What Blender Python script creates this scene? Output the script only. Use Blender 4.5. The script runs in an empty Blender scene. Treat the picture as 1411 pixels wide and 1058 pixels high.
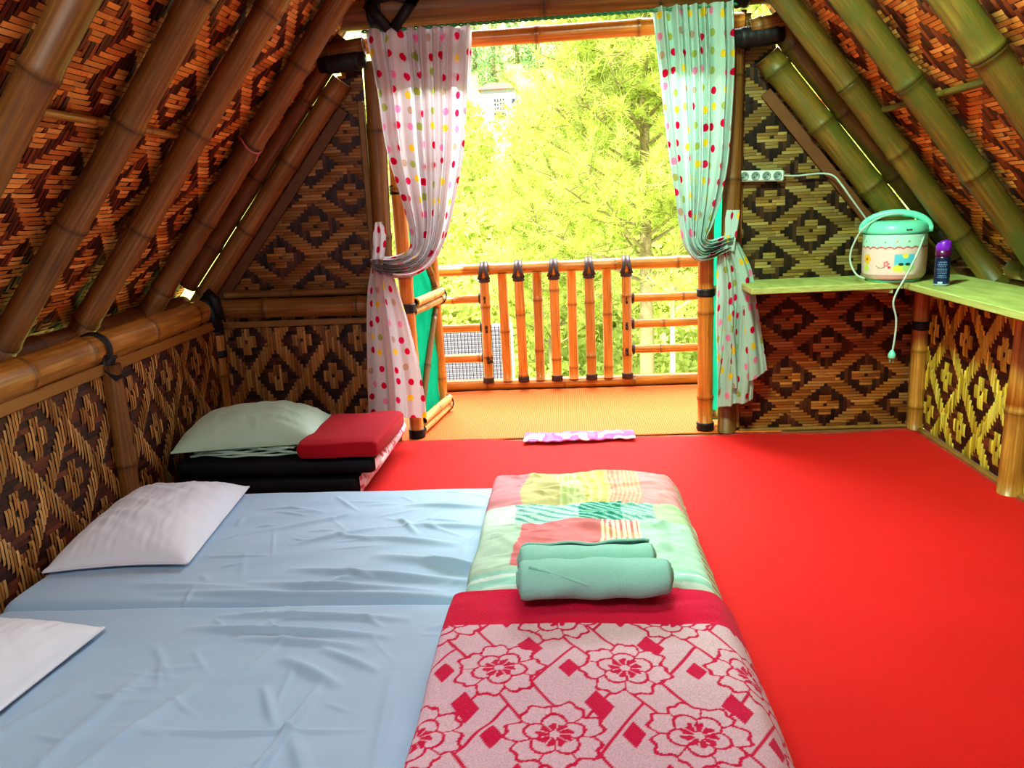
import bpy, math, random
import numpy as np
from mathutils import Vector, Matrix, noise as mnoise

random.seed(7)
RNG = np.random.default_rng(7)
PI = math.pi
COL = bpy.context.scene.collection

# ------------------------------------------------------------------ camera
F_PX, PITCH, YAW, ROLL = 1115.1876, 0.22391384, 0.07578556, -0.04969086
CAM = np.array([0.0, 0.0, 1.15])
_r = np.array([math.cos(YAW), math.sin(YAW), 0.0])
_f = np.array([-math.sin(YAW) * math.cos(PITCH), math.cos(YAW) * math.cos(PITCH), -math.sin(PITCH)])
_u = np.cross(_r, _f)
R_ = _r * math.cos(ROLL) + _u * math.sin(ROLL)
U_ = -_r * math.sin(ROLL) + _u * math.cos(ROLL)


def ray(x, y):
    return R_ * (x - 705.5) - U_ * (y - 529.0) + _f * F_PX


def onY(x, y, Y):
    d = ray(x, y)
    return CAM + d * ((Y - CAM[1]) / d[1])


def onZ(x, y, Z):
    d = ray(x, y)
    return CAM + d * ((Z - CAM[2]) / d[2])


cam_data = bpy.data.cameras.new('camera')
cam = bpy.data.objects.new('camera', cam_data)
COL.objects.link(cam)
cam_data.sensor_fit = 'HORIZONTAL'
cam_data.sensor_width = 36.0
cam_data.lens = F_PX / 1411.0 * 36.0
cam_data.clip_end = 500
cam_data.clip_start = 0.02
m = Matrix.Identity(4)
for i in range(3):
    m[i][0], m[i][1], m[i][2], m[i][3] = R_[i], U_[i], -_f[i], CAM[i]
cam.matrix_world = m
bpy.context.scene.camera = cam


# ------------------------------------------------------------------ colour / nodes
def lin(v):
    v = v / 255.0
    return v / 12.92 if v <= 0.04045 else ((v + 0.055) / 1.055) ** 2.4


def C(r, g, b):
    return (lin(r), lin(g), lin(b), 1.0)


def L3(r, g, b):
    return np.array([lin(r), lin(g), lin(b)])


class NT:
    def __init__(self, name):
        self.m = bpy.data.materials.new(name)
        self.m.use_nodes = True
        self.t = self.m.node_tree
        self.t.nodes.clear()
        self.out = self.n('ShaderNodeOutputMaterial')

    def n(self, typ, **kw):
        o = self.t.nodes.new(typ)
        for k, v in kw.items():
            setattr(o, k, v)
        return o

    def l(self, a, b):
        self.t.links.new(a, b)

    def setin(self, sock, v):
        if isinstance(v, bpy.types.NodeSocket):
            self.l(v, sock)
        else:
            sock.default_value = v

    def coord(self, which='Object'):
        return self.n('ShaderNodeTexCoord').outputs[which]

    def uv(self):
        return self.n('ShaderNodeUVMap').outputs[0]

    def attr(self, name='Col'):
        return self.n('ShaderNodeAttribute', attribute_name=name).outputs['Color']

    def mapping(self, v, scale=(1, 1, 1), loc=(0, 0, 0), rot=(0, 0, 0)):
        k = self.n('ShaderNodeMapping')
        self.l(v, k.inputs['Vector'])
        k.inputs['Scale'].default_value = scale
        self.setin(k.inputs['Location'], loc)
        k.inputs['Rotation'].default_value = rot
        return k.outputs[0]

    def noise(self, v, scale=5.0, detail=3.0, rough=0.55, out='Fac'):
        k = self.n('ShaderNodeTexNoise')
        self.l(v, k.inputs['Vector'])
        k.inputs['Scale'].default_value = scale
        k.inputs['Detail'].default_value = detail
        k.inputs['Roughness'].default_value = rough
        return k.outputs[out]

    def ramp(self, fac, stops):
        k = self.n('ShaderNodeValToRGB')
        self.l(fac, k.inputs[0])
        e = k.color_ramp.elements
        while len(e) < len(stops):
            e.new(0.5)
        for q, (p, c) in zip(e, stops):
            q.position = p
            q.color = c
        return k.outputs[0]

    def mix(self, fac, a, b, blend='MIX'):
        k = self.n('ShaderNodeMix', data_type='RGBA', blend_type=blend)
        self.setin(k.inputs[0], fac)
        self.setin(k.inputs[6], a)
        self.setin(k.inputs[7], b)
        return k.outputs[2]

    def math(self, op, a, b=None, c=None):
        k = self.n('ShaderNodeMath', operation=op)
        self.setin(k.inputs[0], a)
        if b is not None:
            self.setin(k.inputs[1], b)
        if c is not None:
            self.setin(k.inputs[2], c)
        return k.outputs[0]

    def bump(self, h, strength=0.3, dist=0.01):
        k = self.n('ShaderNodeBump')
        self.l(h, k.inputs['Height'])
        k.inputs['Strength'].default_value = strength
        k.inputs['Distance'].default_value = dist
        return k.outputs[0]

    def principled(self, color, rough=0.6, normal=None, spec=0.5, **kw):
        p = self.n('ShaderNodeBsdfPrincipled')
        self.setin(p.inputs['Base Color'], color)
        self.setin(p.inputs['Roughness'], rough)
        p.inputs['Specular IOR Level'].default_value = spec
        if normal is not None:
            self.l(normal, p.inputs['Normal'])
        for k, v in kw.items():
            self.setin(p.inputs[k.replace('_', ' ')], v)
        self.l(p.outputs[0], self.out.inputs[0])
        return p

    def rnd(self):
        return self.n('ShaderNodeObjectInfo').outputs['Random']


def plain(name, col, rough=0.6, nscale=30.0, namt=0.12, bump=0.0, spec=0.5):
    t = NT(name)
    v = t.coord()
    n_ = t.noise(v, nscale)
    dark = tuple(c * (1 - namt * 2) for c in col[:3]) + (1,)
    c = t.mix(n_, dark, tuple(min(1, q * (1 + namt)) for q in col[:3]) + (1,))
    t.principled(c, rough, t.bump(n_, bump, 0.004) if bump else None, spec)
    return t.m


def attr_mat(name, rough=0.7, nscale=60.0, bump=0.15, bdist=0.003, var=0.25, spec=0.4, sheen=0.0):
    t = NT(name)
    v = t.coord()
    n_ = t.noise(v, nscale, 4.0)
    k = t.math('MULTIPLY_ADD', n_, var * 2, 1 - var)
    col = t.mix(1.0, t.attr(), k, 'MULTIPLY')
    p = t.principled(col, rough, t.bump(n_, bump, bdist), spec)
    if sheen:
        p.inputs['Sheen Weight'].default_value = sheen
    return t.m


def bamboo_mat(name, c_dark, c_mid, c_light, rough=0.38, green=None):
    t = NT(name)
    uv = t.uv()
    rnd = t.rnd()
    off = t.n('ShaderNodeCombineXYZ')
    t.l(t.math('MULTIPLY', rnd, 37.0), off.inputs[1])
    add = t.n('ShaderNodeVectorMath', operation='ADD')
    t.l(uv, add.inputs[0])
    t.l(off.outputs[0], add.inputs[1])
    v = add.outputs[0]
    streak = t.noise(t.mapping(v, (10, 0.9, 1)), 3.0, 4.0)
    blot = t.noise(t.mapping(v, (2, 3, 1)), 2.0, 3.0)
    c = t.ramp(streak, [(0.25, c_dark), (0.52, c_mid), (0.78, c_light)])
    if green is not None:
        c = t.mix(t.ramp(blot, [(0.42, (0, 0, 0, 1)), (0.62, (1, 1, 1, 1))]), c, green)
    else:
        c = t.mix(t.ramp(blot, [(0.45, (0, 0, 0, 1)), (0.8, (0.6, 0.6, 0.6, 1))]), c, c_dark)
    c = t.mix(1.0, c, t.attr('Col'), 'MULTIPLY')
    k = t.math('MULTIPLY_ADD', rnd, 0.35, 0.82)
    c = t.mix(1.0, c, k, 'MULTIPLY')
    t.principled(c, rough, t.bump(streak, 0.12, 0.003), 0.5)
    return t.m


# ------------------------------------------------------------------ mesh helpers
def mesh_obj(name, V, Fc, mat, parent=None, smooth=True, uv=None, col=None, loc=None):
    """V (n,3); Fc list/array of faces; uv (n,2) per vertex; col (n,3) per vertex"""
    V = np.asarray(V, dtype=np.float64)
    me = bpy.data.meshes.new(name)
    if isinstance(Fc, np.ndarray):
        nf, k = Fc.shape
        me.vertices.add(len(V))
        me.vertices.foreach_set('co', V.ravel())
        me.loops.add(nf * k)
        me.loops.foreach_set('vertex_index', Fc.ravel().astype(np.int32))
        me.polygons.add(nf)
        me.polygons.foreach_set('loop_start', (np.arange(nf) * k).astype(np.int32))
        me.update(calc_edges=True)
    else:
        me.from_pydata([tuple(v) for v in V], [], [tuple(f) for f in Fc])
        me.update()
    me.validate()
    if isinstance(smooth, list):
        if len(smooth) == len(me.polygons):
            me.polygons.foreach_set('use_smooth', smooth)
    elif smooth:
        me.polygons.foreach_set('use_smooth', [True] * len(me.polygons))
    idx = np.zeros(len(me.loops), dtype=np.int32)
    me.loops.foreach_get('vertex_index', idx)
    if uv is not None:
        lay = me.uv_layers.new(name='UVMap')
        lay.data.foreach_set('uv', np.asarray(uv, dtype=np.float32)[idx].ravel())
    if col is not None:
        a = me.color_attributes.new('Col', 'FLOAT_COLOR', 'POINT')
        c4 = np.ones((len(V), 4), dtype=np.float32)
        c4[:, :3] = col
        a.data.foreach_set('color', c4.ravel())
    me.materials.append(mat)
    o = bpy.data.objects.new(name, me)
    COL.objects.link(o)
    if parent is not None:
        o.parent = parent
    if loc is not None:
        o.location = loc
    return o


def tag(o, label, cat, group=None, kind=None):
    o['label'] = label
    if cat:
        o['category'] = cat
    if group:
        o['group'] = group
    if kind:
        o['kind'] = kind
    return o


def struct(o, label=None):
    o['kind'] = 'structure'
    if label:
        o['label'] = label
    return o


def empty(name, loc=(0, 0, 0)):
    o = bpy.data.objects.new(name, None)
    COL.objects.link(o)
    o.location = loc
    o.empty_display_size = 0.05
    return o


class MB:
    """collects shapes for ONE mesh"""

    def __init__(s):
        s.V, s.F, s.UV, s.K, s.S, s.n = [], [], [], [], [], 0

    def add(s, V, Fc, uv=None, col=(1, 1, 1), smooth=True):
        V = np.asarray(V, float)
        s.V.append(V)
        s.S += [smooth] * len(Fc)
        s.F += [tuple(i + s.n for i in f) for f in Fc]
        s.UV.append(np.zeros((len(V), 2)) if uv is None else np.asarray(uv, float))
        cc = np.asarray(col, float)
        s.K.append(np.tile(cc, (len(V), 1)) if cc.ndim == 1 else cc)
        s.n += len(V)

    def build(s, name, mat, parent=None, smooth=True):
        return mesh_obj(name, np.vstack(s.V), s.F, mat, parent, list(s.S) if smooth else False, np.vstack(s.UV), np.vstack(s.K))

    # --- shapes
    def box(s, lo, hi, bev=0.004, col=(1, 1, 1), M=None):
        lo, hi = np.array(lo, float), np.array(hi, float)
        b = min(bev, *(0.45 * (hi - lo)))
        V, Fc = [], []
        idx = {}
        # rounded-chamfer box: each corner has three vertices
        for sx in (0, 1):
            for sy in (0, 1):
                for sz in (0, 1):
                    c = np.where([sx, sy, sz], hi, lo)
                    d = np.where([sx, sy, sz], -b, b)
                    for ax in range(3):
                        p = c + d
                        p[ax] = c[ax]
                        idx[(sx, sy, sz, ax)] = len(V)
                        V.append(p)
        for ax in range(3):
            o1, o2 = [a for a in range(3) if a != ax]
            for sd in (0, 1):
                q = []
                for a, b_ in ((0, 0), (1, 0), (1, 1), (0, 1)):
                    k = [0, 0, 0]
                    k[ax], k[o1], k[o2] = sd, a, b_
                    q.append(idx[tuple(k) + (ax,)])
                Fc.append(q if (sd == 1) == (ax != 1) else q[::-1])
        for ax in range(3):  # edges along ax
            o1, o2 = [a for a in range(3) if a != ax]
            for a in (0, 1):
                for b_ in (0, 1):
                    k0, k1 = [0, 0, 0], [0, 0, 0]
                    k0[o1] = k1[o1] = a
                    k0[o2] = k1[o2] = b_
                    k1[ax] = 1
                    Fc.append([idx[tuple(k0) + (o1,)], idx[tuple(k1) + (o1,)], idx[tuple(k1) + (o2,)], idx[tuple(k0) + (o2,)]])
        for sx in (0, 1):
            for sy in (0, 1):
                for sz in (0, 1):
                    Fc.append([idx[(sx, sy, sz, a)] for a in range(3)])
        V = np.array(V)
        if M is not None:
            V = np.array([list(M @ Vector(v)) for v in V])
        s.add(V, Fc, None, col, False)

    def tube(s, pts, r, n=10, caps=True, col=(1, 1, 1), flat=1.0):
        pts = [np.asarray(p, float) for p in pts]
        m_ = len(pts)
        rr = r if hasattr(r, '__len__') else [r] * m_
        V, UV = [], []
        prev = None
        ln = 0.0
        for i, p in enumerate(pts):
            t = pts[min(i + 1, m_ - 1)] - pts[max(i - 1, 0)]
            t = t / (np.linalg.norm(t) + 1e-9)
            if prev is None:
                a = np.array([0, 0, 1.0]) if abs(t[2]) < 0.9 else np.array([1.0, 0, 0])
                e1 = np.cross(a, t)
            else:
                e1 = prev - t * (prev @ t)
            e1 /= np.linalg.norm(e1) + 1e-9
            prev = e1
            e2 = np.cross(t, e1)
            if i:
                ln += np.linalg.norm(p - pts[i - 1])
            for k in range(n):
                th = 2 * PI * k / n
                V.append(p + rr[i] * (math.cos(th) * e1 + flat * math.sin(th) * e2))
                UV.append((k / n, ln))
        Fc = []
        for i in range(m_ - 1):
            for k in range(n):
                k2 = (k + 1) % n
                Fc.append((i * n + k, i * n + k2, (i + 1) * n + k2, (i + 1) * n + k))
        if caps:
            Fc.append(tuple(range(n))[::-1])
            Fc.append(tuple((m_ - 1) * n + k for k in range(n)))
        s.add(V, Fc, UV, col)

    def lathe(s, prof, n=32, origin=(0, 0, 0), col=(1, 1, 1), M=None):
        V, UV = [], []
        for i, (r, z) in enumerate(prof):
            for k in range(n):
                th = 2 * PI * k / n
                V.append((r * math.cos(th), r * math.sin(th), z))
                UV.append((k / n, z))
        Fc = []
        for i in range(len(prof) - 1):
            for k in range(n):
                k2 = (k + 1) % n
                Fc.append((i * n + k, i * n + k2, (i + 1) * n + k2, (i + 1) * n + k))
        Fc.append(tuple(range(n))[::-1])
        Fc.append(tuple((len(prof) - 1) * n + k for k in range(n)))
        V = np.array(V)
        if M is not None:
            V = np.array([list(M @ Vector(v)) for v in V])
        s.add(V + np.array(origin), Fc, UV, col)


def bamboo_into(mb, p0, p1, r, node=0.33, bow=0.0, seed=0, taper=0.0, n=20, hollow=True, tint=(1, 1, 1), flat=1.0):
    rs = random.Random(seed * 131 + 5)
    p0, p1 = np.asarray(p0, float), np.asarray(p1, float)
    Ln = np.linalg.norm(p1 - p0)
    d = (p1 - p0) / Ln
    a = np.array([0, 0, 1.0]) if abs(d[2]) < 0.9 else np.array([1.0, 0, 0])
    e1 = np.cross(a, d)
    e1 /= np.linalg.norm(e1)
    e2 = np.cross(d, e1)
    st = [(0.0, 1.0, 1.0), (Ln, 1.0, 1.0)]
    x = rs.uniform(0.1, 0.9) * node
    while x < Ln - 0.03:
        for dx, k, sh in ((-0.03, 1.0, 1.0), (-0.012, 1.03, 0.9), (-0.004, 1.10, 0.62), (0.0, 1.06, 0.42), (0.004, 1.12, 0.75), (0.014, 1.04, 0.96), (0.035, 1.0, 1.04)):
            if 0.001 < x + dx < Ln - 0.001:
                st.append((x + dx, k, sh))
        x += node * rs.uniform(0.82, 1.18)
    for q in np.linspace(0.1, 0.9, 7):
        st.append((q * Ln, 0.985, 1.0))
    st.sort()
    ph = rs.uniform(0, 6.28)
    V, UV, K = [], [], []
    for (x, k, sh) in st:
        w = bow * math.sin(PI * x / Ln)
        wob = 0.004 * math.sin(x * 5 + ph)
        c = p0 + d * x + e2 * w + e1 * wob
        rr = r * k * (1 - taper * x / Ln)
        for i in range(n):
            th = 2 * PI * i / n
            V.append(c + rr * (math.cos(th) * e1 * flat + math.sin(th) * e2))
            UV.append((i / n, x))
            K.append(np.array(tint) * sh)
    Fc = []
    m_ = len(st)
    for i in range(m_ - 1):
        for k in range(n):
            k2 = (k + 1) % n
            Fc.append((i * n + k, i * n + k2, (i + 1) * n + k2, (i + 1) * n + k))
    for end, base in ((0, 0), (1, (m_ - 1) * n)):
        dd = -d if end == 0 else d
        cen = (p0 if end == 0 else p1)
        rr = r * (1 if end == 0 else 1 - taper)
        i0 = len(V)
        for i in range(n):
            th = 2 * PI * i / n
            V.append(cen + 0.74 * rr * (math.cos(th) * e1 * flat + math.sin(th) * e2))
            UV.append((i / n, 0))
            K.append(np.array((1.3, 1.3, 1.2)))
        i1 = len(V)
        for i in range(n):
            th = 2 * PI * i / n
            V.append(cen - dd * min(0.05, Ln * 0.2) + 0.70 * rr * (math.cos(th) * e1 * flat + math.sin(th) * e2))
            UV.append((i / n, 0))
            K.append(np.array((0.35, 0.3, 0.3)))
        for k in range(n):
            k2 = (k + 1) % n
            q1 = (base + k, i0 + k, i0 + k2, base + k2)
            q2 = (i0 + k, i1 + k, i1 + k2, i0 + k2)
            Fc += [q1, q2] if end == 1 else [q1[::-1], q2[::-1]]
        cap = tuple(i1 + k for k in range(n))
        Fc.append(cap if end == 1 else cap[::-1])
    mb.add(V, Fc, UV, np.array(K))


_bs = [0]


def bamboo(name, p0, p1, r, mat, parent=None, **kw):
    _bs[0] += 1
    kw.setdefault('seed', _bs[0])
    mb = MB()
    bamboo_into(mb, p0, p1, r, **kw)
    return mb.build(name, mat, parent)


def ring_into(mb, c, axis, r, w, th=0.006, turns=4, n=24):
    """rubber strip wound around a pole"""
    c, axis = np.asarray(c, float), np.asarray(axis, float)
    axis = axis / np.linalg.norm(axis)
    a = np.array([0, 0, 1.0]) if abs(axis[2]) < 0.9 else np.array([1.0, 0, 0])
    e1 = np.cross(a, axis)
    e1 /= np.linalg.norm(e1)
    e2 = np.cross(axis, e1)
    prof = [(-w / 2, r), ]
    for t in range(turns):
        x0 = -w / 2 + w * t / turns
        x1 = -w / 2 + w * (t + 1) / turns
        prof += [(x0 + 0.08 * (x1 - x0), r + th * 0.7), ((x0 + x1) / 2, r + th), (x1 - 0.08 * (x1 - x0), r + th * 0.7)]
    prof.append((w / 2, r))
    V, Fc = [], []
    for (x, rr) in prof:
        for k in range(n):
            tt = 2 * PI * k / n
            V.append(c + axis * x + rr * (math.cos(tt) * e1 + math.sin(tt) * e2))
    for i in range(len(prof) - 1):
        for k in range(n):
            k2 = (k + 1) % n
            Fc.append((i * n + k, i * n + k2, (i + 1) * n + k2, (i + 1) * n + k))
    mb.add(V, Fc)


def strap_into(mb, pts, w, nrm, th=0.004):
    """flat strip along pts, width w, facing nrm"""
    pts = [np.asarray(p, float) for p in pts]
    nrm = np.asarray(nrm, float) / np.linalg.norm(nrm)
    V, Fc = [], []
    for i, p in enumerate(pts):
        t = pts[min(i + 1, len(pts) - 1)] - pts[max(i - 1, 0)]
        t /= np.linalg.norm(t)
        sd = np.cross(t, nrm)
        sd /= np.linalg.norm(sd)
        for a, b in ((-1, -1), (1, -1), (1, 1), (-1, 1)):
            V.append(p + sd * a * w / 2 + nrm * b * th / 2)
    for i in range(len(pts) - 1):
        for k in range(4):
            k2 = (k + 1) % 4
            Fc.append((i * 4 + k, i * 4 + k2, i * 4 + 4 + k2, i * 4 + 4 + k))
    Fc.append((3, 2, 1, 0))
    n_ = (len(pts) - 1) * 4
    Fc.append((n_, n_ + 1, n_ + 2, n_ + 3))
    mb.add(V, Fc)


def grid_faces(nu, nv):
    i, j = np.meshgrid(np.arange(nu - 1), np.arange(nv - 1), indexing='ij')
    a = (i * nv + j).ravel()
    return np.stack([a, a + nv, a + nv + 1, a + 1], 1)


def crom(P, t):
    """Catmull-Rom through P (k,...) at parameters t in [0,k-1]"""
    P = np.asarray(P, float)
    k = len(P)
    i = np.clip(np.floor(t).astype(int), 0, k - 2)
    f = (t - i).reshape((-1,) + (1,) * (P.ndim - 1))
    p0, p1, p2, p3 = P[np.maximum(i - 1, 0)], P[i], P[i + 1], P[np.minimum(i + 2, k - 1)]
    return 0.5 * (2 * p1 + (p2 - p0) * f + (2 * p0 - 5 * p1 + 4 * p2 - p3) * f ** 2 + (3 * p1 - p0 - 3 * p2 + p3) * f ** 3)


def vnoise(x, y, seed=0):
    """smooth value noise on arrays"""
    x = np.asarray(x, float)
    y = np.asarray(y, float)
    xi, yi = np.floor(x).astype(int), np.floor(y).astype(int)
    fx, fy = x - xi, y - yi
    fx, fy = fx * fx * (3 - 2 * fx), fy * fy * (3 - 2 * fy)

    def h(a, b):
        q = np.sin(a * 127.1 + b * 311.7 + seed * 74.7) * 43758.5453
        return q - np.floor(q)
    return (h(xi, yi) * (1 - fx) + h(xi + 1, yi) * fx) * (1 - fy) + (h(xi, yi + 1) * (1 - fx) + h(xi + 1, yi + 1) * fx) * fy


# ------------------------------------------------------------------ materials
MAT = {}
MAT['trim_dark'] = None
MAT['aged'] = bamboo_mat('aged_bamboo', C(98, 58, 22), C(136, 90, 40), C(164, 116, 58), 0.5)
MAT['gold'] = bamboo_mat('golden_bamboo', C(112, 70, 26), C(170, 118, 50), C(200, 152, 78), 0.38)
MAT['green'] = bamboo_mat('greenish_bamboo', C(86, 60, 22), C(114, 90, 34), C(136, 114, 48), 0.45, C(86, 84, 30))
MAT['rail'] = bamboo_mat('varnished_bamboo', C(150, 80, 26), C(210, 130, 50), C(232, 160, 78), 0.3)
MAT['pale'] = bamboo_mat('pale_bamboo', C(170, 120, 64), C(222, 180, 112), C(240, 208, 148), 0.4)
MAT['rubber'] = plain('black_rubber', C(24, 20, 22), 0.55, 40, 0.3, 0.2)
MAT['rubber_brown'] = plain('brown_rubber', C(60, 32, 28), 0.5, 40, 0.3, 0.2)
MAT['weave'] = attr_mat('woven_bamboo', 0.5, 90, 0.25, 0.002, 0.22, 0.4)
MAT['wood'] = None
t = NT('shelf_board_wood')
v = t.coord()
g = t.noise(t.mapping(v, (6, 1.2, 30)), 4.0, 5.0)
t.principled(t.ramp(g, [(0.3, C(150, 156, 88)), (0.6, C(176, 184, 110)), (0.8, C(198, 204, 136))]), 0.55, t.bump(g, 0.2, 0.002))  # green of the lamp light is mixed into the board colours
MAT['wood'] = t.m
MAT['trim_dark'] = plain('dark_bamboo_trim', C(112, 66, 30), 0.55, 25, 0.2, 0.1)
MAT['trim'] = plain('split_bamboo_trim', C(150, 104, 52), 0.5, 25, 0.2, 0.1)


# carpet
t = NT('red_felt_carpet')
v = t.coord()
a_ = t.noise(v, 260, 3.0, 0.7)
b_ = t.noise(v, 3.0, 4.0)
c_ = t.mix(b_, C(196, 8, 2), C(224, 14, 5))
c_ = t.mix(t.math('MULTIPLY', a_, 0.3), c_, C(140, 4, 2))
t.principled(c_, 0.8, t.bump(a_, 0.5, 0.004), 0.3, Sheen_Weight=0.25, Sheen_Roughness=0.4, Sheen_Tint=(1.0, 0.25, 0.2, 1.0))
MAT['carpet'] = t.m

t = NT('orange_coir_mat')
v = t.coord()
a_ = t.noise(t.mapping(v, (1, 1, 1)), 180, 2.0, 0.7)
w1 = t.n('ShaderNodeTexWave', wave_type='BANDS', bands_direction='X')
t.l(v, w1.inputs[0])
w1.inputs['Scale'].default_value = 28
w1.inputs['Distortion'].default_value = 2.0
w2 = t.n('ShaderNodeTexWave', wave_type='BANDS', bands_direction='Y')
t.l(v, w2.inputs[0])
w2.inputs['Scale'].default_value = 28
w2.inputs['Distortion'].default_value = 2.0
h_ = t.math('ADD', t.math('MULTIPLY', w1.outputs[1], w2.outputs[1]), a_)
t.principled(t.ramp(h_, [(0.3, C(190, 76, 26)), (0.8, C(224, 112, 48)), (1.2, C(234, 132, 66))]), 0.8, t.bump(h_, 0.4, 0.003), 0.3)
MAT['mat'] = t.m

# sheets / pillow cloth
def cloth(name, c1, c2, rough=0.75, weave=900, bump=0.06, sheen=0.25):
    t = NT(name)
    v = t.coord()
    a_ = t.noise(v, weave, 2.0)
    b_ = t.noise(v, 5.0, 4.0)
    t_col = t.mix(b_, c1, c2)
    p = t.principled(t_col, rough, t.bump(a_, bump, 0.002), 0.3)
    p.inputs['Sheen Weight'].default_value = sheen
    return t.m


MAT['sheet'] = cloth('pale_blue_sheet', C(154, 184, 208), C(170, 196, 218))
MAT['white_pillow'] = cloth('white_pillowcase', C(214, 220, 232), C(226, 230, 240))
MAT['mint_pillow'] = cloth('pale_mint_pillowcase', C(176, 208, 186), C(192, 220, 200))
MAT['red_blanket'] = cloth('crimson_blanket', C(146, 2, 22), C(176, 6, 30), 0.9, 300, 0.3, 0.04)
MAT['black_cover'] = cloth('black_cover', C(10, 9, 13), C(24, 22, 28), 0.55, 300, 0.1, 0.0)
MAT['attr_cloth'] = attr_mat('printed_cloth', 0.85, 500, 0.35, 0.003, 0.18, 0.25, 0.05)
MAT['attr_plush'] = attr_mat('plush_printed_blanket', 0.9, 300, 0.9, 0.004, 0.42, 0.2, 0.08)
MAT['attr_plastic'] = attr_mat('printed_plastic', 0.3, 5, 0.0, 0.001, 0.05, 0.5)
MAT['towel'] = None
t = NT('mint_terry_towel')
v = t.coord()
a_ = t.noise(v, 420, 3.0, 0.7)
t.principled(t.mix(a_, C(124, 190, 176), C(180, 226, 214)), 0.92, t.bump(a_, 0.7, 0.004), 0.2, Sheen_Weight=0.1)
MAT['towel'] = t.m

# polka dot curtains
CELL = 0.076
for nm_, base_ in (('curtain_pink_lit', C(212, 202, 204)), ('curtain_mint_lit', C(184, 212, 200))):  # same white cloth; the light tint on each side is in its base colour
    t = NT(nm_)
    uv = t.uv()
    sc = t.n('ShaderNodeVectorMath', operation='SCALE')
    t.l(uv, sc.inputs[0])
    sc.inputs['Scale'].default_value = 1.0 / CELL
    fl = t.n('ShaderNodeVectorMath', operation='FLOOR')
    t.l(sc.outputs[0], fl.inputs[0])
    fr = t.n('ShaderNodeVectorMath', operation='FRACTION')
    t.l(sc.outputs[0], fr.inputs[0])
    wn = t.n('ShaderNodeTexWhiteNoise', noise_dimensions='2D')
    t.l(fl.outputs[0], wn.inputs['Vector'])
    sx = t.n('ShaderNodeSeparateXYZ')
    t.l(fr.outputs[0], sx.inputs[0])
    sc2 = t.n('ShaderNodeSeparateColor')
    t.l(wn.outputs['Color'], sc2.inputs[0])
    dx = t.math('SUBTRACT', sx.outputs[0], t.math('MULTIPLY_ADD', sc2.outputs[0], 0.4, 0.3))
    dy = t.math('SUBTRACT', sx.outputs[1], t.math('MULTIPLY_ADD', sc2.outputs[1], 0.4, 0.3))
    d2 = t.math('ADD', t.math('MULTIPLY', dx, dx), t.math('MULTIPLY', dy, dy))
    dot = t.math('LESS_THAN', d2, 0.045)
    k = t.n('ShaderNodeValToRGB')
    t.l(sc2.outputs[2], k.inputs[0])
    k.color_ramp.interpolation = 'CONSTANT'
    els = k.color_ramp.elements
    pal = [(0.0, C(206, 22, 66)), (0.30, C(240, 200, 60)), (0.48, C(236, 140, 180)), (0.66, C(170, 178, 96)), (0.80, C(214, 40, 90)), (0.92, C(190, 160, 140))]
    while len(els) < len(pal):
        els.new(0.5)
    for e_, (p_, c_) in zip(els, pal):
        e_.position = p_
        e_.color = c_
    col = t.mix(dot, base_, k.outputs[0])
    nz = t.noise(uv, 500, 2.0)
    bm = t.bump(nz, 0.1, 0.002)
    df = t.n('ShaderNodeBsdfDiffuse')
    t.l(col, df.inputs[0])
    t.l(bm, df.inputs['Normal'])
    tr = t.n('ShaderNodeBsdfTranslucent')
    t.l(col, tr.inputs[0])
    ms = t.n('ShaderNodeMixShader')
    ms.inputs[0].default_value = 0.36
    t.l(df.outputs[0], ms.inputs[1])
    t.l(tr.outputs[0], ms.inputs[2])
    t.l(ms.outputs[0], t.out.inputs[0])
    MAT[nm_] = t.m

# green tarp (lets light through)
t = NT('green_tarp')
v = t.coord()
nz = t.noise(v, 8, 3)
colr = t.mix(nz, C(10, 150, 110), C(40, 200, 150))
df = t.n('ShaderNodeBsdfDiffuse')
t.l(colr, df.inputs[0])
tr = t.n('ShaderNodeBsdfTranslucent')
t.l(colr, tr.inputs[0])
ms = t.n('ShaderNodeMixShader')
ms.inputs[0].default_value = 0.55
t.l(df.outputs[0], ms.inputs[1])
t.l(tr.outputs[0], ms.inputs[2])
t.l(ms.outputs[0], t.out.inputs[0])
MAT['tarp'] = t.m

MAT['green_lit_plastic'] = plain('green_lit_plastic', C(120, 214, 184), 0.3, 3, 0.04)  # white plastic with the greenish light put into its colour
MAT['pale_plastic'] = plain('pale_plastic', C(206, 226, 214), 0.35, 3, 0.03)  # slight mint cast of the room light mixed into the white
MAT['socket'] = plain('socket_grey', C(120, 140, 132), 0.4, 3, 0.03)
MAT['socket_dark'] = plain('socket_hole', C(40, 48, 46), 0.5, 3, 0.03)
MAT['cord'] = plain('grey_cord', C(176, 190, 180), 0.5, 10, 0.05)
MAT['purple_cap'] = plain('purple_cap', C(126, 34, 190), 0.3, 4, 0.05)
MAT['green_wire'] = plain('green_wire', C(60, 140, 90), 0.4, 20, 0.1)
MAT['pink_string'] = plain('pink_string', C(200, 110, 110), 0.6, 20, 0.1)


def leaf_mat(name, c1, c2, trans=0.5, nscale=0.8):
    t = NT(name)
    n_ = t.noise(t.coord(), nscale, 2.0)
    col = t.mix(1.0, t.mix(n_, c1, c2), t.attr(), 'MULTIPLY')
    df = t.n('ShaderNodeBsdfDiffuse')
    t.l(col, df.inputs[0])
    tr = t.n('ShaderNodeBsdfTranslucent')
    t.l(col, tr.inputs[0])
    ms = t.n('ShaderNodeMixShader')
    ms.inputs[0].default_value = trans
    t.l(df.outputs[0], ms.inputs[1])
    t.l(tr.outputs[0], ms.inputs[2])
    t.l(ms.outputs[0], t.out.inputs[0])
    return t.m


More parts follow.
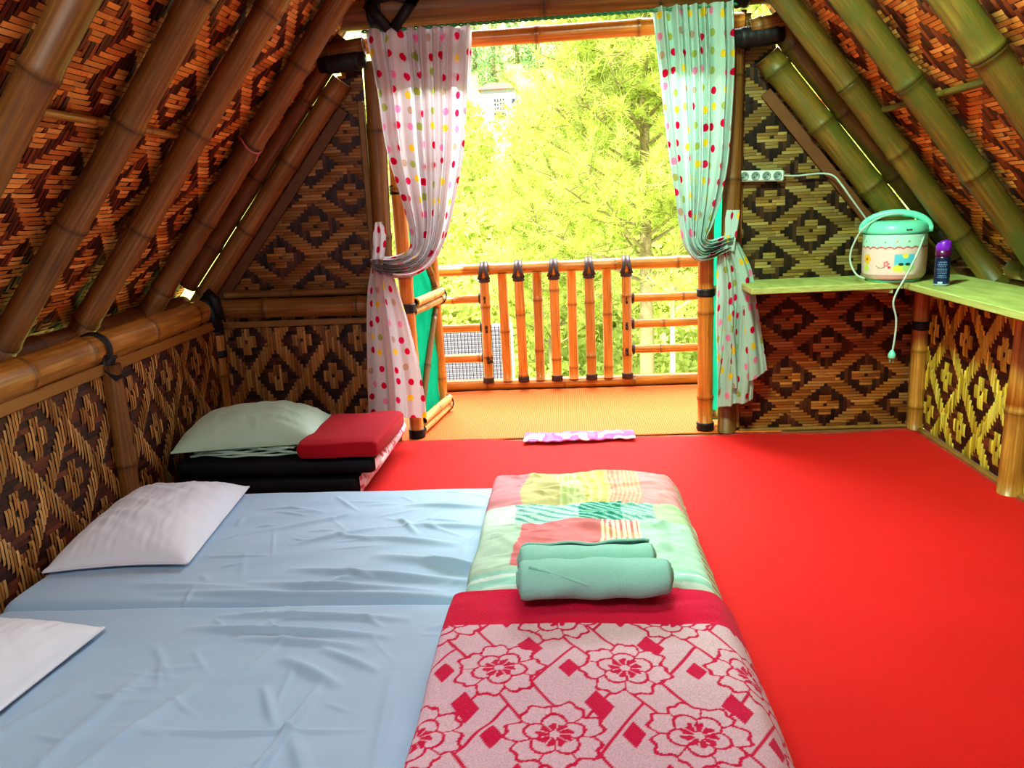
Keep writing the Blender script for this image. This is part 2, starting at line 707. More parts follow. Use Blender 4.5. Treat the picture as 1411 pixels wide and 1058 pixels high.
MAT['needle'] = leaf_mat('pine_needles', C(202, 216, 104), C(234, 240, 154))
MAT['thicket'] = leaf_mat('thicket_leaves', C(200, 214, 100), C(236, 242, 150), 0.45, 0.15)
MAT['far_leaf'] = leaf_mat('hazy_leaves', C(130, 176, 132), C(196, 220, 160), 0.4, 0.1)  # distance haze is painted into the leaf colour
MAT['bark'] = plain('pine_bark', C(160, 142, 100), 0.85, 6, 0.25, 0.5)
MAT['bark_pale'] = plain('pale_bark', C(196, 188, 150), 0.85, 6, 0.12, 0.4)
MAT['hill'] = plain('hillside_grass', C(210, 224, 120), 0.9, 0.4, 0.2)

# ------------------------------------------------------------------ SHELL
XC = -0.037


def roofx(z, side, inset=0.0):
    """x of the rafter centre line plane at height z"""
    return XC + side * (1.27 - (z - 1.4) / 1.225 - inset)


SL = math.hypot(1.0, 1.225)
YB = 3.84

# floor
mb = MB()
mb.box((-1.95, -1.2, -0.08), (1.95, 3.80, 0.0), 0.002)
struct(mb.build('floor', plain('floor_boards', C(120, 80, 44), 0.7, 10, 0.2)), 'plank floor under the red carpet')

# red carpet: thin felt sheet, slightly wavy front edge
nx, ny = 120, 90
xs = np.linspace(-1.6, 1.60, nx)
ys = np.linspace(-0.6, 3.77, ny)
X, Y = np.meshgrid(xs, ys, indexing='ij')
wv = 0.02 * (vnoise(xs * 5, xs * 0, 3) - 0.5) + 0.012 * np.sin(xs * 9)
Y = Y + (Y > 3.7) * wv[:, None]
Y = np.where((np.abs(X + 0.07) > 0.72) & (Y > 3.6), np.minimum(Y, 3.80), Y)
Zc = 0.006 + 0.004 * vnoise(X * 3, Y * 3, 5) + 0.010 * np.clip((vnoise(X * 6, Y * 2, 9) - 0.55) * 3, 0, 1) * np.clip((Y - 3.45) / 0.3, 0, 1)
Vt = np.stack([X, Y, Zc], -1).reshape(-1, 3)
o = mesh_obj('carpet', Vt, grid_faces(nx, ny), MAT['carpet'])
sol = o.modifiers.new('thick', 'SOLIDIFY')
sol.thickness = 0.005
sol.offset = -1
tag(o, 'bright red felt carpet covering the hut floor', 'carpet')

# balcony mat
nx, ny = 90, 50
xs = np.linspace(-1.0, 1.0, nx)
ys = np.linspace(3.81, 4.84, ny)
X, Y = np.meshgrid(xs, ys, indexing='ij')
Zc = 0.004 + 0.006 * vnoise(X * 4, Y * 4, 15)
o = mesh_obj('woven_mat', np.stack([X, Y, Zc], -1).reshape(-1, 3), grid_faces(nx, ny), MAT['mat'])
sol = o.modifiers.new('thick', 'SOLIDIFY')
sol.thickness = 0.004
sol.offset = -1
tag(o, 'orange woven coir mat covering the balcony floor outside the doorway', 'mat')
mb = MB()
mb.box((-1.6, 3.80, -0.08), (1.6, 4.98, 0.0), 0.002)
struct(mb.build('balcony_floor', plain('balcony_boards', C(140, 92, 50), 0.7, 10, 0.2)), 'balcony deck boards')


# ---- woven panels: every visible strip is a small raised quad strip
LIGHT = [L3(214, 160, 92), L3(196, 138, 72), L3(222, 174, 108), L3(180, 122, 60)]
DARK = [L3(84, 38, 22), L3(66, 28, 18), L3(104, 52, 30), L3(54, 24, 18)]


def weave(name, origin, adir, bdir, alen, blen, inside=None, ca=0.0185, cb=0.014, off=(0, 0), light=LIGHT, dark=DARK, label=None, seed=0, back=0.012):
    """origin + a*adir + b*bdir ; light strips run along adir ; normal = adir x bdir faces the room"""
    rs = np.random.default_rng(seed + 11)
    origin, adir, bdir = (np.asarray(q, float) for q in (origin, adir, bdir))
    adir, bdir = adir / np.linalg.norm(adir), bdir / np.linalg.norm(bdir)
    nrm = np.cross(adir, bdir)
    na, nb = int(round(alen / ca)), int(round(blen / cb))
    I, J = np.meshgrid(np.arange(na), np.arange(nb), indexing='ij')
    ii, jj = I + off[0], J + off[1]

    def cell(oi, oj):
        a = (ii - oi + 10) % 20 - 10
        b = (jj - oj + 10) % 20 - 10
        return np.abs(a), np.abs(b)
    a1, b1 = cell(0, 0)
    a2, b2 = cell(10, 10)
    d1, d2 = a1 + b1, a2 + b2
    use = d1 <= d2
    a_, b_ = np.where(use, a1, a2), np.where(use, b1, b2)
    d = np.minimum(d1, d2)
    Lt = (d >= 8) | ((np.maximum(a_, b_) <= 3) & (np.minimum(a_, b_) <= 1) & (a_ + b_ > 0))
    ok = np.ones((na, nb), bool)
    if inside is not None:
        ok = inside((I + 0.5) * ca, (J + 0.5) * cb)
    V, Fq, K = [], [], []

    def strip(a0, a1, b0, b1, col, along_a, h):
        # 4 stations along the strip, arched
        n0 = len(V)
        for q, hh in ((0.0, 0.0003), (0.18, h), (0.82, h), (1.0, 0.0003)):
            for w in (0, 1):
                if along_a:
                    a, b = a0 + (a1 - a0) * q, (b0, b1)[w]
                else:
                    b, a = b0 + (b1 - b0) * q, (a0, a1)[1 - w]
                V.append(origin + adir * a + bdir * b + nrm * (hh + (w - 0.5) * 0.0012))
                K.append(col)
        for q in range(3):
            i = n0 + q * 2
            Fq.append((i, i + 2, i + 3, i + 1))
    for j in range(nb):
        i = 0
        rowtone = rs.uniform(0.85, 1.1)
        while i < na:
            if Lt[i, j] and ok[i, j]:
                k = i
                mx = rs.integers(4, 7)
                while k < na and Lt[k, j] and ok[k, j] and k - i < mx:
                    k += 1
                c = light[rs.integers(len(light))] * rs.uniform(0.72, 1.2) * rowtone
                strip(i * ca - 0.003, k * ca + 0.003, j * cb + 0.0008, (j + 1) * cb - 0.0008, c, True, rs.uniform(0.0025, 0.0045))
                i = k
            else:
                i += 1
    for i in range(na):
        j = 0
        while j < nb:
            if (not Lt[i, j]) and ok[i, j]:
                k = j
                mx = rs.integers(3, 7)
                while k < nb and (not Lt[i, k]) and ok[i, k] and k - j < mx:
                    k += 1
                c = dark[rs.integers(len(dark))] * rs.uniform(0.55, 1.4)
                strip(i * ca + 0.0007, (i + 1) * ca - 0.0007, j * cb - 0.002, k * cb + 0.002, c, False, rs.uniform(0.0015, 0.003))
                j = k
            else:
                j += 1
    # backing sheet: merge valid cells per row
    for j in range(nb):
        row = ok[:, j]
        i = 0
        while i < na:
            if row[i]:
                k = i
                while k < na and row[k]:
                    k += 1
                n0 = len(V)
                for a, b in ((i, j), (k, j), (k, j + 1), (i, j + 1)):
                    V.append(origin + adir * a * ca + bdir * b * cb - nrm * 0.0006)
                    K.append(L3(40, 18, 12))
                Fq.append((n0, n0 + 1, n0 + 2, n0 + 3))
                n0 = len(V)
                for a, b in ((i, j), (i, j + 1), (k, j + 1), (k, j)):
                    V.append(origin + adir * a * ca + bdir * b * cb - nrm * back)
                    K.append(L3(90, 60, 36))
                Fq.append((n0, n0 + 1, n0 + 2, n0 + 3))
                i = k
            else:
                i += 1
    o = mesh_obj(name, np.array(V), np.array(Fq), MAT['weave'], None, False, None, np.array(K))
    struct(o, label)
    return o


# roof slopes ("ceiling"): weave lies outside the rafters
RLIGHT = [L3(228, 152, 74), L3(212, 132, 60), L3(236, 168, 90), L3(196, 114, 52)]
RDARK = [L3(118, 54, 30), L3(96, 42, 26), L3(138, 68, 40), L3(74, 34, 22)]
ZR0, ZR1 = 0.62, 3.04
rl = (ZR1 - ZR0) / 1.225 * SL
nl = np.array([1.225, 0, -1.0]) / SL      # inward normal, left slope
nr = np.array([-1.225, 0, -1.0]) / SL
ol = np.array([roofx(ZR0, -1), -0.86, ZR0]) - nl * 0.062
weave('ceiling', ol, (0, 1, 0), (1, 0, 1.225), 4.71, rl, off=(4, 3), light=RLIGHT, dark=RDARK,
      label='left sloping roof lining of patterned woven bamboo', seed=1, ca=0.0195, cb=0.0165)
orr = np.array([roofx(ZR0, 1), 3.80, ZR0]) - nr * 0.062
# the right slope runs toward the camera so that its normal faces inward
orr2 = orr.copy()
orr2[1] = 3.85
weave('ceiling', orr2, (0, -1, 0), (-1, 0, 1.225), 4.71, rl, off=(7, 12), light=RLIGHT, dark=RDARK,
      label='right sloping roof lining of patterned woven bamboo', seed=2, ca=0.0195, cb=0.0165)


# left wall: strips vertical -> adir = z
WL0, WL1 = np.array([-1.575, 0.6, 0.0]), np.array([-1.70, 3.84, 0.0])
wd = (WL1 - WL0) / np.linalg.norm(WL1 - WL0)
weave('wall_left', WL0, (0, 0, 1), -wd * -1, 0.68, np.linalg.norm(WL1 - WL0), off=(3, 6), seed=3, ca=0.0175, cb=0.015,
      label='low left wall of patterned woven bamboo') if False else None
# normal must point +x : adir x bdir ; with adir = +y and bdir = +z normal = +x
def weave_v(name, origin, hdir, hlen, vlen, **kw):
    """light strips vertical. a runs up (z), b runs horizontally so that a x b faces the room"""
    return weave(name, origin, (0, 0, 1), hdir, vlen, hlen, **kw)


# z x (-y) = +x  -> start from the back corner and run toward the camera
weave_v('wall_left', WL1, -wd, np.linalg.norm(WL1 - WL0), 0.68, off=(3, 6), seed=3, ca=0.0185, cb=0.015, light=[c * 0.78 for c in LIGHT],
        label='low left wall of patterned woven bamboo')
# right wall faces -x : z x (+y) = -x
YRW = [L3(226, 198, 76), L3(206, 176, 62), L3(232, 210, 96), L3(186, 150, 50)]  # strip colours carry the yellow-green light falling on this wall
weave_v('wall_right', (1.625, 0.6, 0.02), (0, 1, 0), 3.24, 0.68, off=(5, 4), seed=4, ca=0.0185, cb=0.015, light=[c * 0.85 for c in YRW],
        label='low right wall of patterned woven bamboo under the shelf')


# back wall faces -y : a x b = -y ; a=+x, b=+z gives x cross z = -y  OK (light strips horizontal)
def tri_left(a, b):
    x = -1.72 + a
    z = 0.70 + b
    return (x > roofx(z, -1) + 0.02) & (x < -0.905)


weave('wall_back_left', (-1.72, YB + 0.01, 0.70), (1, 0, 0), (0, 0, 1), 0.82, 1.25, inside=tri_left, off=(2, 4), seed=5, light=[c * np.array([0.52, 0.42, 0.34]) for c in LIGHT], dark=[c * 0.6 for c in DARK],  # palette darkened to put the dim light here into the strips
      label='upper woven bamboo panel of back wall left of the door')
weave_v('wall_back_left', (-1.00 + 0.02, YB + 0.01, 0.0), (-1, 0, 0), 0.76, 0.66, off=(5, 0), seed=6,
        label='lower woven bamboo panel of back wall behind the folded mattresses') if False else None
# z x (+x) = +y (wrong), z x (-x) = -y  -> start at right end and run to -x
weave_v('wall_back_left', (-0.93, YB + 0.01, 0.0), (-1, 0, 0), 0.79, 0.66, off=(2, 3), seed=6, light=[c * np.array([0.58, 0.48, 0.38]) for c in LIGHT], dark=[c * 0.6 for c in DARK],  # shaded copy of the strip palette, dimness painted in
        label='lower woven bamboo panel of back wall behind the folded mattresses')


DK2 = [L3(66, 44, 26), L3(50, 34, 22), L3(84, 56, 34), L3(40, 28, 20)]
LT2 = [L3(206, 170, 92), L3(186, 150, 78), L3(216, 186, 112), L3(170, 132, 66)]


def tri_right(a, b):
    x = 0.79 + a
    z = 0.70 + b
    return (x < roofx(z, 1) - 0.02 + 0.1 * (z < 0.93))


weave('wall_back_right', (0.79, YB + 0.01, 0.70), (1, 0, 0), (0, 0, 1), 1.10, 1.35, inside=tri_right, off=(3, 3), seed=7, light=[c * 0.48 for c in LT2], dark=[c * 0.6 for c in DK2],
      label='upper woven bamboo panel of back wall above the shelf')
weave('wall_back_right', (0.79, YB + 0.01, 0.0), (1, 0, 0), (0, 0, 1), 0.86, 0.71, off=(8, 2), seed=8, light=[c * np.array([0.56, 0.40, 0.30]) for c in LIGHT], dark=[c * 0.7 for c in DARK],  # red bounce from the carpet and shade are put into these strips
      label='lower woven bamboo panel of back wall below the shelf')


def tri_top(a, b):
    x = -1.1 + a
    z = 1.98 + b
    return (x > roofx(z, -1)) & (x < roofx(z, 1))


weave('wall_back_top', (-1.1, YB + 0.03, 1.98), (1, 0, 0), (0, 0, 1), 2.2, 0.95, inside=tri_top, off=(3, 3), seed=9,
      label='woven gable panel above the door beam')


def trim(name, lo, hi, label=None, mat='trim'):
    mb = MB()
    mb.box(lo, hi, 0.004)
    return struct(mb.build(name, MAT[mat]), label)


def rear(a, b):
    x = -1.86 + a
    z = b
    return (x > np.maximum(roofx(z, -1) - 0.09, -1.66)) & (x < np.minimum(roofx(z, 1) + 0.09, 1.66)) & ~((np.abs(x) < 0.5) & (z > 1.0) & (z < 1.7))


# rear gable (behind the camera), normal +y : (-x) x z
weave('wall_rear', (1.86, -0.85, 0.0), (-1, 0, 0), (0, 0, 1), 3.72, 3.06, inside=lambda a, b: rear(3.72 - a, b), off=(2, 2), seed=10,
      label='rear gable wall of woven bamboo with a window opening, behind the viewer')
# thin split bamboo frames round the panels
trim('trim_1', (0.772, YB - 0.012, 0.02), (0.80, YB + 0.006, 1.60), 'thin bamboo edging strip right of the door')
trim('trim_2', (-0.935, YB - 0.012, 0.0), (-0.905, YB + 0.006, 1.62), 'thin bamboo edging strip left of the door')
trim('trim_3', (1.585, YB - 0.02, 0.01), (1.612, YB + 0.004, 0.70), 'bamboo edging strip at back right corner')
trim('trim_4', (-1.71, YB - 0.012, 0.60), (-0.93, YB + 0.004, 0.63), 'bamboo edging strip below the back cross beam')
mb = MB()
mb.box((1.596, 0.6, 0.0), (1.620, 3.80, 0.022), 0.006)
struct(mb.build('baseboard_right', MAT['trim']), 'thin bamboo skirting along the right wall')
mb = MB()
mb.box((0.80, YB - 0.02, 0.002), (1.585, YB + 0.004, 0.016), 0.004)
struct(mb.build('baseboard_back', MAT['trim']), 'thin bamboo skirting along the back wall')
mb = MB()
d_ = wd * 1.0
Mw = Matrix(((d_[0], -d_[1], 0, WL0[0]), (d_[1], d_[0], 0, WL0[1]), (0, 0, 1, 0), (0, 0, 0, 1)))
mb.box((0.0, -0.016, 0.615), (3.22, -0.001, 0.655), 0.004, M=Mw)
struct(mb.build('trim_5', MAT['gold']), 'split bamboo strip along the top of the left wall')

# ------------------------------------------------------------------ ROOF POLES
RY_L = [(1.95, 'nearest the camera'), (2.43, 'second from the camera'), (2.88, 'third from the camera'), (3.40, 'fourth from the camera')]
for k, (y, wh) in enumerate(RY_L):
    z0, z1 = 0.725, 2.90
    o = bamboo('bamboo_rafter', (roofx(z0, -1), y + 0.03, z0), (roofx(z1, -1), y - 0.05, z1), 0.046, MAT['aged'], node=0.42, seed=200 + k)
    tag(o, 'brown bamboo rafter on the left roof slope, %s' % wh, 'rafter', 'left roof rafters')
RY_R = [(1.95, 'outermost toward the camera'), (2.40, 'at the top right corner of the photo'), (2.94, 'between two lower ones'), (3.42, 'landing behind the purple-capped can')]
for k, (y, wh) in enumerate(RY_R):
    z0, z1 = 0.735, 2.90
    if k == 0:
        continue
    o = bamboo('bamboo_rafter', (roofx(z0, 1), y + 0.12, z0), (roofx(z1, 1), y - 0.08, z1), 0.047, MAT['green'], node=0.42, seed=220 + k)
    tag(o, 'greenish bamboo rafter on the right roof slope, %s' % wh, 'rafter', 'right roof rafters')

# gable poles
def gable(side, dn, r, z0, z1, mat, seed, y):
    n_ = nl if side < 0 else nr
    a = np.array([roofx(z0, side), y, z0]) + n_ * dn
    b = np.array([roofx(z1, side), y, z1]) + n_ * dn
    return bamboo('gable_pole', a, b, r, mat, node=0.36, seed=seed)


tag(gable(-1, -0.034, 0.043, 0.80, 1.86, MAT['aged'], 31, YB - 0.06), 'upper bamboo pole of the left gable edge, above the bright slit', 'pole')
tag(gable(-1, 0.055, 0.045, 0.72, 1.74, MAT['aged'], 32, YB - 0.05), 'lower bamboo pole of the left gable edge, below the bright slit', 'pole')
tag(gable(1, -0.03, 0.050, 0.80, 1.84, MAT['green'], 33, YB - 0.065), 'upper bamboo pole of the right gable edge, behind the rice cooker', 'pole')
tag(gable(1, 0.085, 0.056, 0.72, 1.75, MAT['green'], 34, YB - 0.07), 'lower bamboo pole of the right gable edge, ending above the rice cooker', 'pole')
# flat split strip along the gable, under the lower pole
for side, nm in ((-1, 'left'), (1, 'right')):
    n_ = nl if side < 0 else nr
    mb = MB()
    dn = 0.12 if side < 0 else 0.165
    a = np.array([roofx(0.80, side), YB - 0.01, 0.80]) + n_ * dn
    b = np.array([roofx(1.66, side), YB - 0.01, 1.66]) + n_ * dn
    strap_into(mb, [a, b], 0.05, (0, -1, 0), 0.012)
    struct(mb.build('trim_%d' % (6 if side < 0 else 7), MAT['trim_dark'], None, False), 'split bamboo strip under the %s gable pole' % nm)

# thin purlins between rafters and weave
for side, nm, y1, mat in ((-1, 'left', 3.05, 'gold'), (1, 'right', 3.45, 'green')):
    n_ = nl if side < 0 else nr
    z = 1.40
    p = np.array([roofx(z, side), 0, z]) - n_ * 0.044
    o = bamboo('purlin', (p[0], 1.0, p[2] + 0.005), (p[0], y1, p[2] - 0.005), 0.0125, MAT[mat], node=0.3, n=12)
    tag(o, 'thin bamboo purlin crossing behind the %s rafters' % nm, 'purlin')

# string tied at left rafter
q = onY(341, 203, 3.33)
mb = MB()
rx = np.array([roofx(1.42, -1), 3.385, 1.42])
dv = np.array([1, 0, 1.225]) / SL
pts = []
for th in np.linspace(0, 2 * PI, 24):
    pts.append(rx + 0.052 * (math.cos(th) * nl + math.sin(th) * np.array([0, 1.0, 0])) + dv * 0.01 * math.sin(th * 2))
mb.tube(pts, 0.004, 6)
mb.tube([rx + nl * 0.05, rx + nl * 0.055 - dv * 0.03, rx + nl * 0.05 - dv * 0.055 + np.array([0, 0.02, 0])], 0.0035, 6)
tag(mb.build('string', MAT['pink_string']), 'faded pink string knotted round the fourth left rafter', 'string')

# ------------------------------------------------------------------ WALL PLATES, BEAMS, POSTS
# thin plate the left rafters stand on
o = bamboo('wall_plate', (-1.86, 1.0, 0.715), (-1.87, 3.80, 0.73), 0.042, MAT['aged'], node=0.36)
tag(o, 'thinner bamboo plate behind the big left beam, rafters standing on it', 'beam')
# main beam
lb = empty('wall_beam', (-1.665, 0.9, 0.70))
tag(lb, 'thick golden brown bamboo beam on top of the low left wall', 'beam')


def child(o, parent):
    o.parent = parent
    o.matrix_parent_inverse = Matrix.Translation(parent.location).inverted()
    return o


child(bamboo('pole', (-1.60, 0.9, 0.695), (-1.735, 3.78, 0.705), 0.056, MAT['gold'], node=0.42, seed=5), lb)
mb = MB()
ax = np.array([-0.135, 2.88, 0.01])
pc = lambda y: np.array([-1.60 - 0.135 * (y - 0.9) / 2.88, y, 0.695 + 0.01 * (y - 0.9) / 2.88])
ring_into(mb, pc(2.72), ax, 0.057, 0.03, 0.008, 2)
strap_into(mb, [pc(2.72) + np.array([0.056, 0, -0.02]), pc(2.715) + np.array([0.045, 0, -0.06]), np.array([-1.595, 2.715, 0.60])], 0.06, (1, -0.2, 0.2), 0.006)
lo_ = child(mb.build('lashing', MAT['rubber']), lb)

def left_post(y, label, r=0.036, mat='aged', z1=0.648):
    x = WL0[0] + (WL1[0] - WL0[0]) * (y - WL0[1]) / (WL1[1] - WL0[1])
    o = bamboo('wall_post', (x + 0.02, y, 0.001), (x + 0.02, y, z1), r, MAT[mat], node=0.4, flat=1.0)
    tag(o, label, 'post')
    return o


left_post(2.72, 'brown split bamboo post halfway along the left wall')
# corner post with two black bands
cp = empty('corner_post', (-1.70, 3.77, 0.0))
tag(cp, 'slim bamboo corner post with black bands, back left corner', 'post')
child(bamboo('pole', (-1.705, 3.76, 0.001), (-1.70, 3.76, 0.70), 0.032, MAT['gold'], node=0.25), cp)
mb = MB()
ring_into(mb, (-1.702, 3.76, 0.61), (0, 0, 1), 0.033, 0.055, 0.006, 3)
child(mb.build('lashing', MAT['rubber']), cp)
mb = MB()
ring_into(mb, (-1.702, 3.76, 0.49), (0, 0, 1), 0.033, 0.035, 0.005, 2)
child(mb.build('lashing', MAT['rubber']), cp)
mb = MB()
strap_into(mb, [(-1.72, 3.70, 0.775), (-1.69, 3.695, 0.755), (-1.668, 3.69, 0.70), (-1.665, 3.70, 0.64), (-1.69, 3.72, 0.60)], 0.05, (0.75, -0.6, 0.2), 0.012)
strap_into(mb, [(-1.70, 3.70, 0.80), (-1.655, 3.69, 0.76), (-1.645, 3.70, 0.66)], 0.04, (0.6, -0.8, 0.1), 0.012)
tag(mb.build('corner_lashing', MAT['rubber']), 'black rubber strap binding the beams at the back left corner', 'lashing')

# back left cross beam
o = bamboo('cross_beam', (-1.72, YB - 0.035, 0.70), (-0.93, YB - 0.035, 0.69), 0.047, MAT['aged'], node=0.5)
tag(o, 'horizontal bamboo beam across the back wall left of the door', 'beam')
o = bamboo('cross_beam', (-1.66, YB - 0.02, 0.765), (-0.93, YB - 0.02, 0.757), 0.018, MAT['aged'], node=0.5)
tag(o, 'thin bamboo pole lying on the back left cross beam', 'beam')

# door posts (full height)
o = bamboo('door_post', (-0.895, YB - 0.02, 0.001), (-0.845, YB - 0.02, 1.78), 0.043, MAT['aged'], node=0.45)
tag(o, 'bamboo door post left of the doorway, partly behind the curtain', 'post')
o = bamboo('door_post', (0.735, YB - 0.02, 0.010), (0.755, YB - 0.02, 1.80), 0.042, MAT['aged'], node=0.45)
tag(o, 'reddish bamboo door post right of the doorway, behind the curtain', 'post')

# beams over the door
tb = empty('door_beam', (-1.0, YB - 0.05, 2.0))
tag(tb, 'thick bamboo beam above the curtains, uppermost over the doorway', 'beam')
child(bamboo('pole', (-1.02, YB - 0.05, 1.985), (0.95, YB - 0.05, 1.985), 0.075, MAT['aged'], node=0.6, seed=77), tb)
mb = MB()
yb_ = YB - 0.135
P = lambda x, y: onY(x, y, yb_)
strap_into(mb, [P(505, 5), P(520, 22), P(536, 40)], 0.045, (0, -1, 0), 0.01)
strap_into(mb, [P(572, -6), P(557, 18), P(542, 40)], 0.045, (0, -1, 0), 0.01)
strap_into(mb, [P(505, 0), P(540, -8), P(575, 0)], 0.045, (0, -1, 0), 0.01)
ring_into(mb, (-0.80, YB - 0.05, 1.985), (1, 0, 0), 0.075, 0.07, 0.01, 3)
child(mb.build('lashing', MAT['rubber']), tb)
mb = MB()
P = lambda x, y: onY(x, y, YB - 0.13)
ring_into(mb, (0.76, YB - 0.05, 1.985), (1, 0, 0), 0.076, 0.09, 0.01, 3)
child(mb.build('lashing', MAT['rubber']), tb)
o = bamboo('door_beam', (-0.88, YB + 0.02, 1.857), (0.80, YB + 0.02, 1.862), 0.036, MAT['rail'], node=0.5, seed=78)
tag(o, 'slimmer bamboo lintel pole just above the open doorway', 'beam')
# stub poles bound in black either side
for side, nm, xx, mat in ((-1, 'left', (-1.16, -0.86), 'aged'), (1, 'right', (0.80, 1.02), 'aged')):
    sp = empty('stub_beam', (xx[0], YB - 0.04, 1.79))
    tag(sp, 'short bamboo beam end wrapped in black rubber, %s of the doorway top' % nm, 'beam')
    child(bamboo('pole', (xx[0], YB - 0.10, 1.805), (xx[1], YB - 0.10, 1.835), 0.038, MAT[mat], node=0.4), sp)
    mb = MB()
    c0 = (-0.96, YB - 0.10, 1.775) if side < 0 else (0.84, YB - 0.10, 1.775)
    mb.tube([(c0[0] - 0.105, c0[1], c0[2] - 0.005), (c0[0] + 0.10, c0[1], c0[2] + 0.01)], 0.038, 14)
    ring_into(mb, c0, (1, 0, 0.06), 0.038, 0.16, 0.006, 5)
    child(mb.build('lashing', MAT['rubber']), sp)

# right side: wall plates, posts
o = bamboo('wall_plate', (1.80, 2.9, 0.715), (1.80, 3.82, 0.715), 0.032, MAT['green'], node=0.5)
tag(o, 'thin bamboo plate at the foot of the right roof behind the shelf', 'beam')
o = bamboo('wall_plate', (1.765, 1.0, 0.785), (1.765, 3.36, 0.785), 0.040, MAT['green'], node=0.30, seed=12)
tag(o, 'green bamboo pole lying along the back of the side shelf', 'beam')
o = bamboo('wall_post', (1.60, 3.775, 0.001), (1.60, 3.775, 0.695), 0.034, MAT['gold'], node=0.3)
tag(o, 'bamboo post in the back right corner under the shelf', 'post')
mb = MB()
ring_into(mb, (1.60, 3.775, 0.50), (0, 0, 1), 0.035, 0.04, 0.005, 2)
mb.build('lashing', MAT['rubber'], o)
o = bamboo('wall_post', (1.595, 2.93, 0.001), (1.615, 2.93, 0.695), 0.045, MAT['gold'], node=0.36)
tag(o, 'thick bamboo post at the right edge supporting the shelf', 'post')

# ------------------------------------------------------------------ SHELVES
mb = MB()
mb.box((0.775, 3.50, 0.705), (1.40, YB - 0.005, 0.733), 0.003)
o = mb.build('shelf', MAT['wood'])
mb = MB()
mb.V, mb.F, mb.n = [], [], 0
pts = [(1.36, 3.505, 0.7035), (1.36, 3.80, 0.7035), (1.10, 3.80, 0.7035), (1.36, 3.505, 0.688), (1.36, 3.80, 0.688), (1.10, 3.80, 0.688)]
mb.add(pts, [(0, 1, 2), (5, 4, 3), (0, 3, 4, 1), (1, 4, 5, 2), (2, 5, 3, 0)])
mb.build('bracket', MAT['wood'], o, False)
tag(o, 'pale wooden shelf board along the back wall under the power strip', 'shelf')
mb = MB()
mb.box((1.40, 0.9, 0.705), (1.722, YB - 0.01, 0.7325), 0.003)
o = mb.build('shelf', MAT['wood'])
mb = MB()
mb.box((1.46, 3.30, 0.68), (1.58, 3.36, 0.7035), 0.003)
mb.build('bracket', MAT['wood'], o, False)
tag(o, 'long wooden side shelf along the right wall carrying the spray can', 'shelf')
SH = 0.733

# ------------------------------------------------------------------ RICE COOKER
cc = onZ(1230, 386, SH)
rc = empty('rice_cooker', (cc[0], cc[1], SH))
tag(rc, 'round white and pink rice cooker, green light put into its colour, with a carrying handle on the corner shelf', 'rice cooker')
CR = 0.126
prof = [(0.096, 0.012), (0.113, 0.013), (0.119, 0.020), (0.123, 0.032)]
zz = np.linspace(0.034, 0.195, 70)
prof += [(CR - 0.001 + 0.002 * math.sin(PI * (z - 0.034) / 0.161), z) for z in zz] + [(0.122, 0.198)]
N_ = 240
mb = MB()
mb.lathe(prof, N_)
V = np.vstack(mb.V)
th = np.arctan2(V[:, 1], V[:, 0])
# angle measured from the direction facing the camera
th0 = math.atan2(-cc[1], -cc[0])
ta = (th - th0 + PI) % (2 * PI) - PI
s_ = ta * CR
z_ = V[:, 2]
K = np.tile(L3(226, 196, 190), (len(V), 1))
scal = 0.142 + 0.007 * np.abs(np.sin(s_ * PI / 0.034))
up = z_ > scal
K[up] = L3(176, 226, 206)  # upper body is white, tinted here by the green light
K[np.abs(z_ - scal) < 0.0032] = L3(186, 92, 96)
for k_ in range(-8, 9):
    cx, cz = 0.047 * k_ + 0.01, 0.170
    dd = np.hypot(s_ - cx, z_ - cz)
    K[(dd < 0.0055) & (np.sin(np.arctan2(z_ - cz, s_ - cx) * 5) > -0.4)] = L3(120, 130, 120) if k_ % 2 else L3(200, 120, 120)


def blob(cx, cz, rx, rz, col):
    K[((s_ - cx) / rx) ** 2 + ((z_ - cz) / rz) ** 2 < 1] = L3(*col)


K[(np.abs(s_ - 0.042) < 0.040) & (np.abs(z_ - 0.088) < 0.032)] = L3(96, 190, 214)
blob(0.045, 0.112, 0.012, 0.010, (226, 214, 80))
blob(0.022, 0.062, 0.026, 0.016, (214, 214, 90))
blob(0.060, 0.062, 0.026, 0.016, (170, 208, 130))
for a_ in (0.028, 0.055):
    blob(a_, 0.078, 0.010, 0.006, (30, 70, 60))
for q_ in range(5):
    blob(-0.118 + 0.014 * math.cos(q_ * 1.257), 0.098 + 0.014 * math.sin(q_ * 1.257), 0.009, 0.009, (236, 180, 50))
blob(-0.118, 0.098, 0.006, 0.006, (150, 90, 40))
blob(-0.122, 0.060, 0.014, 0.016, (200, 208, 90))
for q_ in range(5):
    blob(-0.028 + 0.008 * math.cos(q_ * 1.257), 0.080 + 0.008 * math.sin(q_ * 1.257), 0.005, 0.005, (226, 110, 120))
blob(-0.016, 0.066, 0.006, 0.006, (206, 40, 60))
for q_ in np.linspace(-0.07, -0.03, 26):
    blob(q_, 0.062 + 3.0 * (q_ + 0.05) ** 2 * 8, 0.0022, 0.0022, (150, 140, 110))
o = mesh_obj('body', V, mb.F, MAT['attr_plastic'], rc, True, None, K)
mb = MB()
mb.lathe([(0.090, 0.0), (0.100, 0.0), (0.104, 0.004), (0.104, 0.0125), (0.09, 0.0125)], 48)
mb.build('base_ring', MAT['green_lit_plastic'], rc)
mb = MB()
mb.lathe([(0.121, 0.199), (0.1265, 0.201), (0.1275, 0.212), (0.126, 0.228), (0.119, 0.241), (0.104, 0.249), (0.082, 0.252), (0.04, 0.253), (0.001, 0.253)], 96)
ld = mb.build('lid', MAT['green_lit_plastic'], rc)
